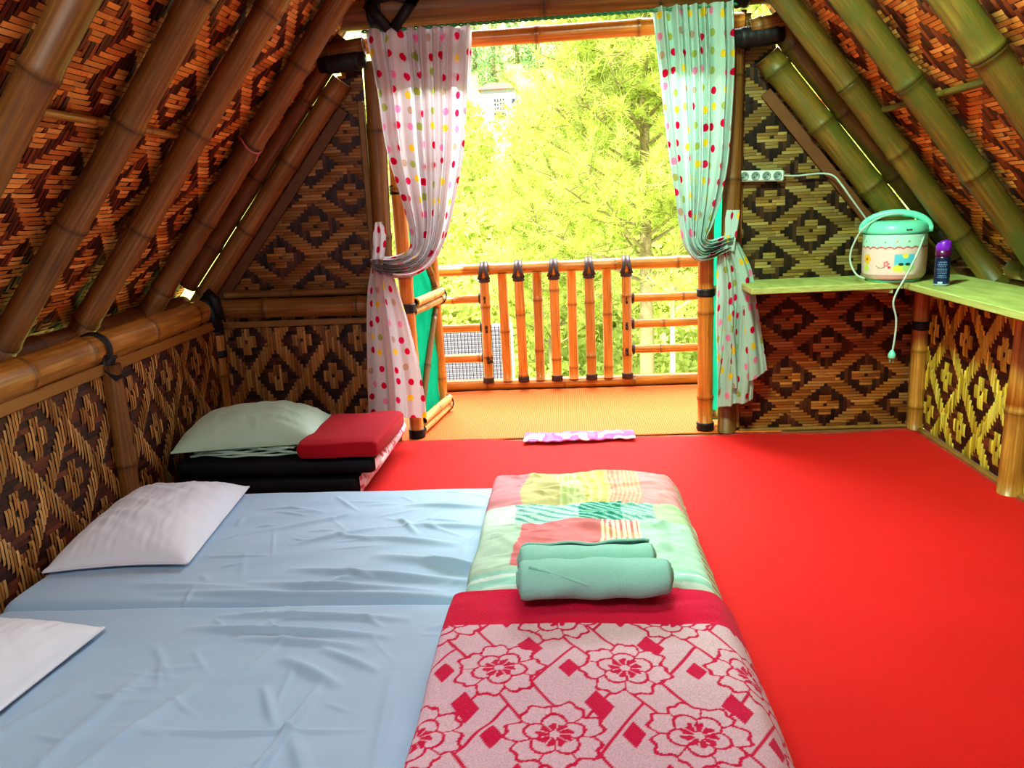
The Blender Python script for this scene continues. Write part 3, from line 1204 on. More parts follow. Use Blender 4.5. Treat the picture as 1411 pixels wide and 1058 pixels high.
# small mark on the lid rim
mb = MB()
e_r = np.array([math.cos(th0 + 0.42), math.sin(th0 + 0.42), 0])
e_t = np.array([-math.sin(th0 + 0.42), math.cos(th0 + 0.42), 0])
for k_, w_ in ((-0.009, 0.005), (-0.003, 0.004), (0.003, 0.004), (0.009, 0.005)):
    c_ = e_r * 0.1278 + e_t * k_ + np.array([0, 0, 0.218])
    strap_into(mb, [c_ - e_t * w_ / 2, c_ + e_t * w_ / 2], 0.006, e_r, 0.0012)
mb.build('badge', MAT['socket_dark'], ld, False)
# handle across, seen broadside : axis tangent to the view
hx = np.array([-math.sin(th0), math.cos(th0), 0.0])
if hx[0] < 0:
    hx = -hx
mb = MB()
pts, rr = [], []
for a_ in np.linspace(-0.12, PI + 0.12, 40):
    pts.append(hx * (0.133 * math.cos(a_)) * -1 + np.array([0, 0, 0.216 + 0.068 * max(math.sin(a_), -0.2) ** 1.0 if math.sin(a_) > 0 else 0.216 + 0.05 * math.sin(a_)]))
    rr.append(0.011 + 0.004 * max(math.sin(a_), 0))
mb.tube(pts, rr, 12, flat=1.0)
for s2 in (-1, 1):
    M2 = Matrix.Translation(Vector(hx * s2 * 0.131 + np.array([0, 0, 0.216]))) @ Matrix.Rotation(math.atan2(hx[1], hx[0]), 4, 'Z') @ Matrix.Rotation(PI / 2, 4, 'Y')
    mb.lathe([(0.012, -0.012), (0.016, -0.009), (0.016, 0.009), (0.012, 0.012)], 20, M=M2)
mb.build('handle', MAT['green_lit_plastic'], rc)
# cord looped over the handle and hanging over the shelf edge
toC = np.array([math.cos(th0), math.sin(th0), 0])
def CP(px, py, fwd):
    """point at the cooker's depth moved toward the viewer by fwd metres"""
    p = onY(px, py, cc[1] - fwd)
    return p - np.array([cc[0], cc[1], SH])
ctrl = [CP(1192, 384, 0.06), CP(1180, 378, 0.03), CP(1172, 362, -0.0), CP(1173, 345, 0.0), CP(1182, 325, 0.02), CP(1193, 312, 0.04), CP(1210, 301, 0.03), CP(1232, 295, 0.024),
        CP(1255, 297, 0.02), CP(1272, 308, 0.03), CP(1274, 322, 0.08), CP(1266, 345, 0.15), CP(1255, 368, 0.16), CP(1243, 390, 0.172), CP(1236, 402, 0.176), CP(1231, 418, 0.177),
        CP(1235, 440, 0.175), CP(1233, 465, 0.175), CP(1229, 488, 0.175)]
pc_ = crom(ctrl, np.linspace(0, len(ctrl) - 1, 140))
mb = MB()
mb.tube(pc_, 0.0042, 8)
cord = mb.build('power_cord', MAT['cord'], rc)
mb = MB()
e = pc_[-1]
mb.lathe([(0.005, 0.018), (0.010, 0.010), (0.015, 0.0), (0.016, -0.014), (0.012, -0.018)], 18, origin=e)
mb.lathe([(0.0024, -0.036), (0.0024, -0.017)], 8, origin=e + np.array([0.007, 0, 0]))
mb.lathe([(0.0024, -0.036), (0.0024, -0.017)], 8, origin=e + np.array([-0.007, 0, 0]))
mb.build('plug', MAT['green_lit_plastic'], cord)

# ------------------------------------------------------------------ SPRAY CAN
sc_ = onZ(1300, 394, SH)
can = empty('spray_can', (sc_[0], sc_[1] + 0.02, SH))
can.scale = (0.86, 0.86, 0.80)
tag(can, 'dark blue air freshener can with a purple cap on the side shelf', 'spray can')
mb = MB()
mb.lathe([(0.028, 0.0), (0.033, 0.002), (0.034, 0.006), (0.033, 0.010)] + [(0.033, z) for z in np.linspace(0.012, 0.138, 60)] + [(0.031, 0.143), (0.027, 0.150), (0.026, 0.158)], 120)
V = np.vstack(mb.V)
th = np.arctan2(V[:, 1], V[:, 0])
ta = (th - math.atan2(-sc_[1], -sc_[0]) + PI) % (2 * PI) - PI
s_, z_ = ta * 0.033, V[:, 2]
K = np.tile(L3(22, 30, 66), (len(V), 1))
K[z_ < 0.03] = L3(30, 44, 92)
K[z_ < 0.011] = L3(150, 160, 170)
K[(np.abs(z_ - 0.018) < 0.004) & (np.abs(s_ + 0.006) < 0.011)] = L3(196, 206, 220)
for k_, (zc, w_) in enumerate(((0.118, 0.018), (0.106, 0.022), (0.096, 0.016), (0.084, 0.024), (0.074, 0.02), (0.064, 0.022), (0.052, 0.018), (0.042, 0.024))):
    K[(np.abs(z_ - zc) < 0.0022) & (np.abs(s_) < w_) & (np.sin(s_ * 900 + k_) > -0.3)] = L3(110, 150, 190)
K[z_ > 0.139] = L3(60, 20, 70)
mesh_obj('can_body', V, mb.F, MAT['attr_plastic'], can, True, None, K)
mb = MB()
mb.lathe([(0.028, 0.146), (0.034, 0.147), (0.0345, 0.152), (0.034, 0.172), (0.030, 0.176)], 40)
mb.build('collar', plain('plum_collar', C(88, 14, 70), 0.3, 4, 0.05), can)
# sloping cap with trigger notch
V, Fc = [], []
n = 40
prof = [(0.033, 0.168), (0.0335, 0.190), (0.032, 0.206), (0.027, 0.216), (0.020, 0.214), (0.008, 0.212), (0.001, 0.212)]
for (r_, z0) in prof:
    for k_ in range(n):
        a_ = 2 * PI * k_ / n
        V.append((r_ * math.cos(a_), r_ * math.sin(a_), z0 + (0.007 * math.cos(a_ + 0.5) if z0 > 0.20 else 0) + (0.006 if z0 > 0.20 and abs(math.sin(a_ + 0.5)) > 0.85 else 0)))
for i in range(len(prof) - 1):
    for k_ in range(n):
        k2 = (k_ + 1) % n
        Fc.append((i * n + k_, i * n + k2, (i + 1) * n + k2, (i + 1) * n + k_))
Fc.append(tuple(range(n))[::-1])
Fc.append(tuple((len(prof) - 1) * n + k_ for k_ in range(n)))
mesh_obj('cap', V, Fc, MAT['purple_cap'], can)

# ------------------------------------------------------------------ POWER STRIP
ps0, ps1 = onY(1015, 243, YB - 0.02), onY(1079, 242, YB - 0.02)
ps = empty('power_strip', ((ps0[0] + ps1[0]) / 2, YB - 0.0, (ps0[2] + ps1[2]) / 2))
tag(ps, 'white four-socket power strip mounted on the back wall right of the curtain', 'power strip')
w_ = ps1[0] - ps0[0]
Mr = Matrix.Rotation(math.atan2(ps1[2] - ps0[2], w_) * -1, 4, 'Y')
mb = MB()
mb.box((-w_ / 2, -0.042, -0.024), (w_ / 2, -0.006, 0.024), 0.006, M=Mr)
hs = mb.build('housing', MAT['pale_plastic'], ps)
for k_ in range(4):
    x_ = -w_ / 2 + 0.030 + k_ * (w_ - 0.06) / 3
    mb = MB()
    Mk = Mr @ Matrix.Translation((x_, -0.0425, 0)) @ Matrix.Rotation(PI / 2, 4, 'X')
    mb.lathe([(0.0185, -0.001), (0.019, 0.0015), (0.0165, 0.0018), (0.015, 0.0004), (0.001, 0.0004)], 28, M=Mk)
    so = mb.build('socket', MAT['socket'], ps)
    mb = MB()
    for s2 in (-1, 1):
        mb.lathe([(0.003, 0.0002), (0.003, 0.0012), (0.0005, 0.0012)], 10, M=Mr @ Matrix.Translation((x_ + s2 * 0.0085 * 0.7, -0.0425, s2 * 0.006)) @ Matrix.Rotation(PI / 2, 4, 'X'))
    mb.build('hole', MAT['socket_dark'], so)
ctrl = [onY(1078, 242, YB - 0.03), onY(1100, 242, YB - 0.03), onY(1130, 239, YB - 0.035), onY(1148, 242, YB - 0.06), onY(1160, 255, YB - 0.12), onY(1172, 272, YB - 0.135), onY(1188, 294, YB - 0.13), onY(1205, 318, YB - 0.12), onY(1222, 345, YB - 0.10), onY(1228, 375, YB - 0.05), onY(1230, 384, YB - 0.03)]
ctrl = [p - np.array(ps.location) for p in ctrl]
mb = MB()
mb.tube(crom(ctrl, np.linspace(0, len(ctrl) - 1, 90)), 0.0042, 8)
mb.build('power_cord', MAT['cord'], ps)

# ------------------------------------------------------------------ RAILING
YR = 4.88
rl_ = empty('balcony_railing', (0, YR, 0))
tag(rl_, 'orange bamboo balcony railing with upright balusters beyond the doorway', 'railing')
B = lambda p: (p[0], p[1] - YR, p[2])
bamboo('top_rail', B((-1.25, YR, 0.752)), B((1.25, YR, 0.742)), 0.036, MAT['rail'], rl_, node=0.42)
bamboo('bottom_rail', B((-1.25, YR, 0.036)), B((1.25, YR, 0.036)), 0.036, MAT['rail'], rl_, node=0.42)
bxs = [(-0.502, -0.508), (-0.397, -0.393), (-0.296, -0.292), (-0.188, -0.191), (-0.087, -0.088), (0.018, 0.014), (0.121, 0.122), (0.227, 0.224), (0.340, 0.338)]
for k_, (xt, xb) in enumerate(bxs):
    lashed = k_ % 2 == 0
    y_ = -0.055 if lashed else -0.03
    p0, p1 = (xb, y_, 0.06 if lashed else 0.066), (xt, y_, 0.735 if lashed else 0.722)
    b_ = bamboo('baluster', p0, p1, 0.029, MAT['rail'], rl_, node=0.36, seed=300 + k_)
    if lashed:
        mb = MB()
        ring_into(mb, (xb, y_, 0.078), (0, 0, 1), 0.030, 0.034, 0.005, 2)
        mb.build('lashing', MAT['rubber_brown'], b_)
        mb = MB()
        ring_into(mb, (xt, y_, 0.690), (0, 0, 1), 0.030, 0.030, 0.006, 2)
        # V strap up over the top rail
        for s2 in (-1, 1):
            strap_into(mb, [(xt + s2 * 0.030, y_ - 0.030, 0.695), (xt + s2 * 0.018, y_ - 0.032, 0.725), (xt + s2 * 0.012, y_ - 0.022, 0.765), (xt + s2 * 0.012, y_ + 0.02, 0.793), (xt + s2 * 0.012, y_ + 0.06, 0.795)], 0.022, (0, -1, 0.3), 0.006)
        mb.build('lashing', MAT['rubber_brown'], b_)
for side, zs in ((-1, (0.573, 0.397, 0.207)), (1, (0.540, 0.384, 0.228))):
    for k_, z in enumerate(zs):
        xe = -0.48 if side < 0 else 0.32
        p0, p1 = ((-1.25, 0, z), (xe, 0, z)) if side < 0 else ((xe, 0, z), (1.25, 0, z))
        b_ = bamboo('side_rail', p0, p1, 0.026, MAT['rail'], rl_, node=0.3, seed=330 + k_ + 5 * side)
        mb = MB()
        x0 = xe - 0.05 if side < 0 else xe + 0.05
        ring_into(mb, (x0, 0, z), (1, 0, 0), 0.027, 0.035, 0.007, 2)
        xc = -0.505 if side < 0 else 0.339
        for s2 in (-1, 1):
            strap_into(mb, [(x0, -0.034, z + s2 * 0.018), ((x0 + xc) / 2, -0.06, z + s2 * 0.008), (xc, -0.091, z + s2 * 0.012), (xc + 0.03 * -side, -0.06, z + s2 * 0.012)], 0.02, (0, -1, 0), 0.006)
        mb.build('lashing', MAT['rubber_brown'], b_)

# ------------------------------------------------------------------ DOOR LEAVES
dl = empty('door_1', (-0.785, 3.86, 0))
struct(dl, 'open left door leaf of bamboo poles and green tarp')
HX, HY = -0.785, 3.875
FX, FY = -0.722, 4.36
ln = math.hypot(FX - HX, FY - HY)
ex = np.array([(FX - HX) / ln, (FY - HY) / ln, 0])
Dl = lambda s, z, o=0.0: (ex * s + np.array([-ex[1], ex[0], 0]) * o + np.array([0, 0.015, z]))
bamboo('stile', Dl(0, 0.02), Dl(0, 1.80), 0.036, MAT['rail'], dl, node=0.42, seed=401)
bamboo('stile', Dl(ln, 0.02), Dl(ln, 1.80), 0.026, MAT['rail'], dl, node=0.42, seed=402)
for z in (0.06, 0.66, 1.22, 1.76):
    bamboo('rail', Dl(0.03, z + 0.022, -0.03), Dl(ln + 0.02, z + 0.022, -0.03), 0.022, MAT['pale'], dl, node=0.3)
    bamboo('rail', Dl(0.03, z - 0.022, -0.022), Dl(ln + 0.02, z - 0.022, -0.022), 0.020, MAT['pale'], dl, node=0.3)
bamboo('brace', Dl(0.06, 0.12, -0.012), Dl(ln - 0.05, 0.60, -0.012), 0.016, MAT['aged'], dl, node=0.3)
bamboo('brace', Dl(ln - 0.06, 0.72, -0.012), Dl(0.06, 1.16, -0.012), 0.016, MAT['aged'], dl, node=0.3)
nu, nv = 6, 30
pts = []
for i in range(nu):
    for j in range(nv):
        pts.append(np.array(Dl(0.02 + (ln - 0.04) * i / (nu - 1), 0.03 + 1.72 * j / (nv - 1), 0.012 + 0.006 * math.sin(j * 1.3 + i))))
mesh_obj('tarp_panel', np.array(pts), grid_faces(nu, nv), MAT['tarp'], dl)
for z in (0.03, 0.66, 1.22):
    mb = MB()
    ring_into(mb, np.array(Dl(0, z)), (0, 0, 1), 0.037, 0.045, 0.005, 3)
    mb.build('lashing', MAT['rubber'], dl)
for z in (0.06, 0.66):
    mb = MB()
    ring_into(mb, np.array(Dl(ln, z, -0.01)), ex, 0.047, 0.012, 0.006, 1)
    mb.build('lashing', MAT['rubber'], dl)

dr = empty('door_2', (0.66, 3.9, 0))
struct(dr, 'right door leaf folded back outside, only its bamboo stile and green tarp edge in view')
bamboo('stile', (-0.018, -0.04, 0.012), (-0.018, -0.04, 1.80), 0.037, MAT['rail'], dr, node=0.45, seed=411)
for z in (0.03, 0.68):
    mb = MB()
    ring_into(mb, (-0.018, -0.04, z), (0, 0, 1), 0.038, 0.038, 0.005, 2)
    mb.build('lashing', MAT['rubber'], dr)
bamboo('stile', (0.52, 0.07, 0.012), (0.52, 0.07, 1.80), 0.026, MAT['rail'], dr, node=0.45)
for z in (0.06, 0.68, 1.74):
    bamboo('rail', (0.0, 0.05, z), (0.54, 0.09, z), 0.022, MAT['pale'], dr, node=0.3)
pts = []
for i in range(nu):
    for j in range(nv):
        pts.append((-0.03 + 0.55 * i / (nu - 1), 0.055 + 0.004 * math.sin(j * 1.1 + i), 0.03 + 1.1 * j / (nv - 1)))
mesh_obj('tarp_panel', np.array(pts), grid_faces(nu, nv), MAT['tarp'], dr)

# ------------------------------------------------------------------ CURTAINS
YC = 3.725


def drape(name, rows, parent, depth, nfold, width, ns=150, nt=150, y0=YC, seed=0, vspace=None, shift=0.0, origin=None, dmin=0.35):
    Lr = np.array([onY(a[0], a[1], y0) for a, b in rows])
    Rr = np.array([onY(b[0], b[1], y0) for a, b in rows])
    t_ = np.linspace(0, len(rows) - 1, nt)
    Lp, Rp = crom(Lr, t_), crom(Rr, t_)
    s = np.linspace(0, 1, ns)
    P_ = Lp[:, None, :] * (1 - s)[None, :, None] + Rp[:, None, :] * s[None, :, None]
    wid = np.linalg.norm(Rp - Lp, axis=1)
    w0 = wid[0]
    ph = 2 * PI * nfold * (s + 0.035 * np.sin(s * 9 + seed) + 0.02 * np.sin(s * 23 + seed * 2))
    am = depth * (dmin + (1 - dmin) * np.clip(1 - wid / (w0 * 1.15), 0, 1))
    tt = np.linspace(0, 1, nt)
    fold = np.sin(ph)[None, :] * am[:, None] * (0.75 + 0.5 * vnoise(np.tile(s * 7, (nt, 1)), np.tile((tt * 3)[:, None], (1, ns)), seed))
    fold += 0.35 * am[:, None] * np.sin(ph * 2.3 + 1.3 * tt[:, None] * 4)
    P_[:, :, 1] += fold + shift
    P_[:, :, 0] += 0.25 * np.cos(ph)[None, :] * am[:, None] * 0.5
    mid = (Lp + Rp) / 2
    ln_ = np.concatenate([[0], np.cumsum(np.linalg.norm(np.diff(mid, axis=0), axis=1))])
    UVu = np.tile(s * width, (nt, 1))
    UVv = np.tile((ln_)[:, None], (1, ns))
    V = P_.reshape(-1, 3) - np.array(origin if origin is not None else (0, 0, 0))
    return mesh_obj(name, V, grid_faces(nt, ns), MAT['curtain_pink_lit' if seed < 1.9 else 'curtain_mint_lit'], parent, True, np.stack([UVu.ravel() + seed * 1.37, UVv.ravel()], 1))


def curtain(loc, label, up, tail, val, strap, seed):
    e = empty('curtain', loc)
    tag(e, label, 'curtain')
    drape('drape', up, e, 0.050, 7, 0.56, 170, 170, seed=seed, origin=loc, dmin=0.32)
    drape('valance', val, e, 0.016, 9, 0.56, 120, 20, seed=seed, shift=0.030, origin=loc, dmin=1.0)
    for tl in tail:
        drape('tail', tl, e, 0.026, 2.4, 0.34, 110, 90, seed=seed + 0.5, origin=loc, dmin=0.6, shift=-0.01)
    drape('tieback', strap, e, 0.006, 2, 0.15, 16, 24, seed=seed + 0.7, origin=loc, dmin=1.0, shift=-0.035)
    # ruffled heading
    return e


lc = (-0.62, YC, 1.89)
curtain(lc, 'left polka dot curtain, white with pinkish light put into its colour, tied back to the left door post',
        [((503, 41), (648, 35)), ((508, 70), (646, 70)), ((517, 112), (644, 115)), ((530, 200), (640, 200)), ((548, 262), (629, 265)), ((564, 312), (616, 322)),
         ((566, 340), (598, 360)), ((552, 350), (572, 379)), ((536, 354), (548, 382)), ((522, 354), (530, 378)), ((513, 356), (519, 372))],
        [[((512, 362), (530, 366)), ((509, 378), (542, 380)), ((506, 400), (549, 400)), ((505, 440), (562, 440)), ((506, 500), (577, 500)), ((507, 545), (585, 548)), ((507, 571), (588, 576))]],
        [((503, 42), (649, 36)), ((507, 66), (649, 60)), ((512, 92), (649, 90)), ((517, 120), (648, 119))],
        [((519, 306), (528, 305)), ((516, 322), (534, 320)), ((516, 342), (533, 342)), ((514, 362), (530, 364))], 1.0)
rc_ = (0.56, YC, 1.91)
curtain(rc_, 'right polka dot curtain, white with mint light put into its colour, tied back to the right door post',
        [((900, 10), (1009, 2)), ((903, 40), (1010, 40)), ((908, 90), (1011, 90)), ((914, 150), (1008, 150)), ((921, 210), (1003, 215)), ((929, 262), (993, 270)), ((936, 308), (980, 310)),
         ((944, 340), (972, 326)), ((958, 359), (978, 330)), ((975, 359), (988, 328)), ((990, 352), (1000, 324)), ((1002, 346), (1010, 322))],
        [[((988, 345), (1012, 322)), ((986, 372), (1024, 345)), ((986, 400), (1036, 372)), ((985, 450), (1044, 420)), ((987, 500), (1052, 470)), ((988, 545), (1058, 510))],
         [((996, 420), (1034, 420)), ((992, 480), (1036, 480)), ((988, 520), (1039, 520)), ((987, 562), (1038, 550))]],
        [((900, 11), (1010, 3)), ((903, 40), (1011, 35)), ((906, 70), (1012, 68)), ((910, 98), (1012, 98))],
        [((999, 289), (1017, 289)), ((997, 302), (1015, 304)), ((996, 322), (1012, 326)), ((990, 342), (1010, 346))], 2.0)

# twisted green wire the curtains hang on
mb = MB()
a, b = onY(498, 44, YC + 0.01), onY(1016, 4, YC + 0.01)
b[2] = a[2] + 0.012
for ph in (0, PI):
    pts = []
    for q in np.linspace(0, 1, 260):
        p = a + (b - a) * q
        pts.append(p + 0.0045 * np.array([0, math.cos(q * 180 + ph), math.sin(q * 180 + ph)]))
    mb.tube(pts, 0.0042, 6)
tag(mb.build('curtain_wire', MAT['green_wire']), 'green twisted wire carrying the two curtains over the doorway', 'curtain wire')

# ------------------------------------------------------------------ MATTRESSES
def ridge(X, Y, x0, y0, x1, y1, w, h):
    """a soft crease from (x0,y0) to (x1,y1)"""
    d = np.array([x1 - x0, y1 - y0])
    L_ = np.hypot(*d)
    d = d / L_
    s = (X - x0) * d[0] + (Y - y0) * d[1]
    q = -(X - x0) * d[1] + (Y - y0) * d[0]
    f = np.clip(s / L_, 0, 1)
    en = np.sin(PI * f) ** 0.7 * ((s > 0) & (s < L_))
    return h * en * np.exp(-(q / w) ** 2)


def mattress(name, x0, x1, y0, y1, z1, label, creases, seed):
    nx, ny = 420, 190
    # profile parameter wraps over the edges
    def edge(u, lo, hi, r):
        return lo + (hi - lo) * u
    us = np.concatenate([[0, 0, 0], np.linspace(0, 1, nx - 6), [1, 1, 1]])
    vs = np.concatenate([[0, 0, 0], np.linspace(0, 1, ny - 6), [1, 1, 1]])
    X, Y = np.meshgrid(x0 + (x1 - x0) * us, y0 + (y1 - y0) * vs, indexing='ij')
    Zt = np.full_like(X, z1)
    ex_ = np.minimum(X - x0, x1 - X)
    ey_ = np.minimum(Y - y0, y1 - Y)
    for e_ in (ex_, ey_):
        r_ = 0.035
        q = np.clip(1 - e_ / r_, 0, 1)
        Zt -= r_ * (1 - np.sqrt(np.maximum(1 - q ** 2, 0)))
    base = 0.008 * (vnoise(X * 3, Y * 3, seed) - 0.5) + 0.006 * (vnoise(X * 3 + Y * 2, Y * 14 - X * 3, seed + 3) - 0.5) + 0.0025 * (vnoise(X * 9 - Y * 4, Y * 22, seed + 5) - 0.5)
    for c_ in creases:
        base = base + 1.25 * ridge(X, Y, *c_)
    rc3 = np.random.default_rng(seed + 50)
    for _ in range(46):
        ax_, ay_ = rc3.uniform(-1.15, -0.2), rc3.uniform(y0 + 0.08, y1 - 0.05)
        an, l_ = rc3.normal(0.0, 0.45) + (0 if rc3.random() < 0.75 else 1.1), rc3.uniform(0.06, 0.22)
        base = base + ridge(X, Y, ax_, ay_, ax_ + l_ * math.cos(an), ay_ - l_ * math.sin(an), rc3.uniform(0.004, 0.010), rc3.uniform(0.002, 0.006))
    inn = np.clip(np.minimum(ex_, ey_) / 0.03, 0, 1)
    Zt += base * (0.35 + 0.65 * inn)
    # skirts
    kx = np.zeros(nx, int)
    kx[:3] = [3, 2, 1]
    kx[-3:] = [1, 2, 3]
    ky = np.zeros(ny, int)
    ky[:3] = [3, 2, 1]
    ky[-3:] = [1, 2, 3]
    lvl = np.maximum(kx[:, None], ky[None, :])
    zs = np.array([0, z1 - 0.04, 0.05, 0.012])
    Zt = np.where(lvl > 0, zs[lvl], Zt)
    o = mesh_obj(name, np.stack([X, Y, Zt], -1).reshape(-1, 3), grid_faces(nx, ny), MAT['sheet'])
    tag(o, label, 'mattress')
    return o


BZ = 0.13
cf = [(-0.95, 2.05, -0.35, 1.98, 0.018, 0.016), (-0.85, 2.14, -0.20, 2.02, 0.016, 0.014), (-0.62, 2.22, -0.1, 2.06, 0.02, 0.016), (-0.75, 2.36, -0.35, 2.28, 0.015, 0.010),
      (-0.55, 2.44, -0.25, 2.40, 0.014, 0.010), (-1.0, 2.42, -0.75, 2.55, 0.014, 0.008), (-1.3, 2.05, -0.8, 2.0, 0.02, 0.010), (-0.6, 2.62, -0.28, 2.58, 0.012, 0.009),
      (-0.9, 2.30, -0.62, 2.44, 0.012, 0.008), (-0.6, 2.52, -0.5, 2.36, 0.010, 0.008), (-1.2, 2.0, -0.3, 1.955, 0.014, 0.012), (-0.45, 2.16, -0.27, 2.10, 0.012, 0.010)]
mattress('mattress', -1.595, 0.33, 1.934, 2.80, BZ, 'far floor mattress in a pale blue sheet, beside the stacked black mattresses', cf, 3)
cn = [(-0.95, 1.86, -0.42, 1.83, 0.012, 0.012), (-1.0, 1.80, -0.45, 1.75, 0.012, 0.013), (-0.85, 1.75, -0.5, 1.70, 0.012, 0.010), (-0.7, 1.66, -0.52, 1.54, 0.015, 0.012),
      (-0.62, 1.70, -0.45, 1.60, 0.012, 0.009), (-0.57, 1.56, -0.62, 1.18, 0.010, 0.011), (-0.60, 1.42, -0.45, 1.14, 0.014, 0.012), (-1.0, 1.62, -1.05, 1.15, 0.018, 0.008),
      (-1.10, 1.60, -1.25, 1.20, 0.018, 0.008), (-0.85, 1.56, -0.98, 1.2, 0.016, 0.010), (-0.42, 1.6, -0.38, 1.2, 0.012, 0.007), (-0.92, 1.38, -0.42, 1.40, 0.006, 0.006), (-0.7, 1.55, -0.62, 1.40, 0.010, 0.009)]
mattress('mattress', -1.575, 0.34, 0.98, 1.927, BZ + 0.004, 'near floor mattress in a smooth pale blue sheet, at the bottom left', cn, 8)


# ------------------------------------------------------------------ PILLOWS
def pillow(name, c, lx, ly, h, rot, mat, label, seed, sag=0.0, tilt=0.0):
    n = 90
    u = np.linspace(-1, 1, n)
    Uu, Vv = np.meshgrid(u, u, indexing='ij')
    pin = 0.10 * (np.abs(Uu) ** 3) * (np.abs(Vv) ** 3)
    wx = lx / 2 * (0.93 + pin) * (1 - 0.04 * (1 - Uu ** 2) * 0)
    X = Uu * lx / 2 * (1 - 0.06 * (1 - Vv ** 2) * np.abs(Uu) ** 4 * -1) * (0.94 + 0.06 * np.abs(Vv) ** 2)
    Y = Vv * ly / 2 * (0.94 + 0.06 * np.abs(Uu) ** 2)
    prof = np.maximum((1 - np.abs(Uu) ** 2.6), 0) ** 0.55 * np.maximum((1 - np.abs(Vv) ** 2.6), 0) ** 0.55
    wr = (vnoise(Uu * 5 + 3, Vv * 5, seed) - 0.5) * 0.10 + (vnoise(Uu * 14, Vv * 5 + Uu * 4, seed + 2) - 0.5) * 0.10 * (1 - prof * 0.6) + (vnoise(Uu * 4 + Vv * 9, Vv * 3, seed + 4) - 0.5) * 0.10
    top = h * prof * (1 + wr) * (1 + sag * (Uu))
    bot = -0.006 + 0 * prof
    zt = 0.012 + top
    zb = np.where(prof > 0.0, 0.0015, 0.008) + 0.010 * (1 - np.minimum(prof * 3, 1))
    A = np.stack([X, Y, zt], -1).reshape(-1, 3)
    Bv = np.stack([X, Y, np.minimum(zb, zt)], -1).reshape(-1, 3)
    F1 = grid_faces(n, n)
    F2 = grid_faces(n, n)[:, ::-1] + n * n
    bd = [i * n for i in range(n)] + [(n - 1) * n + j for j in range(1, n)] + [i * n + n - 1 for i in range(n - 2, -1, -1)] + [j for j in range(n - 2, 0, -1)]
    Fs = np.array([(bd[k], bd[k] + n * n, bd[(k + 1) % len(bd)] + n * n, bd[(k + 1) % len(bd)]) for k in range(len(bd))])
    o = mesh_obj(name, np.vstack([A, Bv]), np.vstack([F1, F2, Fs]), MAT[mat])
    o.location = c
    o.rotation_euler = (0, tilt, rot)
    # piped seam
    mb = MB()
    pts = [A[b] * np.array([1.004, 1.004, 1]) + np.array([0, 0, -0.001]) for b in bd[::2]]
    mb.tube(pts + [pts[0]], 0.0035, 6, False)
    mb.build('seam', MAT[mat], o)
    tag(o, label, 'pillow')
    return o


pillow('pillow', (-1.40, 2.46, BZ + 0.004), 0.42, 0.66, 0.095, math.radians(6), 'white_pillow', 'flat white pillow on the far mattress against the left wall', 1)
pillow('pillow', (-1.43, 1.47, BZ + 0.008), 0.40, 0.66, 0.095, math.radians(-6), 'white_pillow', 'white pillow on the near mattress, cut off by the left edge', 5)

# ------------------------------------------------------------------ STACK IN THE CORNER
def folded_block(name, x0, x1, y0, y1, z0, z1, mat, seed, bul=0.010):
    """soft block with rounded folded edges"""
    n, mth = 60, 28
    V, K = [], []
    # cross section rounded rectangle in y-z, extruded along x
    hy, hz = (y1 - y0) / 2, (z1 - z0) / 2
    cy, cz = (y0 + y1) / 2, (z0 + z1) / 2
    for i in range(n):
        q = i / (n - 1)
        x = x0 + (x1 - x0) * q
        e_ = min(q, 1 - q) * (x1 - x0)
        sc = 1 - 0.25 * max(0, 1 - e_ / 0.02) ** 2
        for k in range(mth):
            a = 2 * PI * k / mth
            ca, sa = math.cos(a), math.sin(a)
            yy = math.copysign(abs(ca) ** 0.22, ca) * (hy - 0.012 * (1 - sc) * 4)
            zz = math.copysign(abs(sa) ** 0.42, sa) * hz * sc
            nz = float(vnoise(x * 6, a * 3, seed) - 0.5)
            V.append((x, cy + yy + bul * nz * (abs(ca) > 0.3), cz + zz + (0.012 * nz if sa > 0.05 else 0)))
    Fc = []
    for i in range(n - 1):
        for k in range(mth):
            k2 = (k + 1) % mth
            Fc.append((i * mth + k, i * mth + k2, (i + 1) * mth + k2, (i + 1) * mth + k))
    Fc.append(tuple(range(mth))[::-1])
    Fc.append(tuple((n - 1) * mth + k for k in range(mth)))
    return V, Fc


def end_panel(x, y0, y1, z0, z1, parent, off, seed):
    """patterned end cloth on the right end of a mattress"""
    n1, n2 = 60, 16
    V, K = [], []
    for i in range(n1):
        for j in range(n2):
            y = y0 + 0.012 + (y1 - y0 - 0.024) * i / (n1 - 1)
            z = z0 + 0.010 + (z1 - z0 - 0.020) * j / (n2 - 1)
            bul = 0.018 * math.sin(PI * j / (n2 - 1)) * min(1, 12 * min(i, n1 - 1 - i) / n1)
            V.append((x + bul, y, z))
            p = float(vnoise(y * 60, z * 60, seed))
            K.append(L3(206, 90, 110) if p > 0.66 else L3(238, 214, 212) if p > 0.3 else L3(220, 190, 190))
    Fq = grid_faces(n1, n2)
    return mesh_obj('end_panel', np.array(V), Fq, MAT['attr_cloth'], parent, True, None, np.array(K))


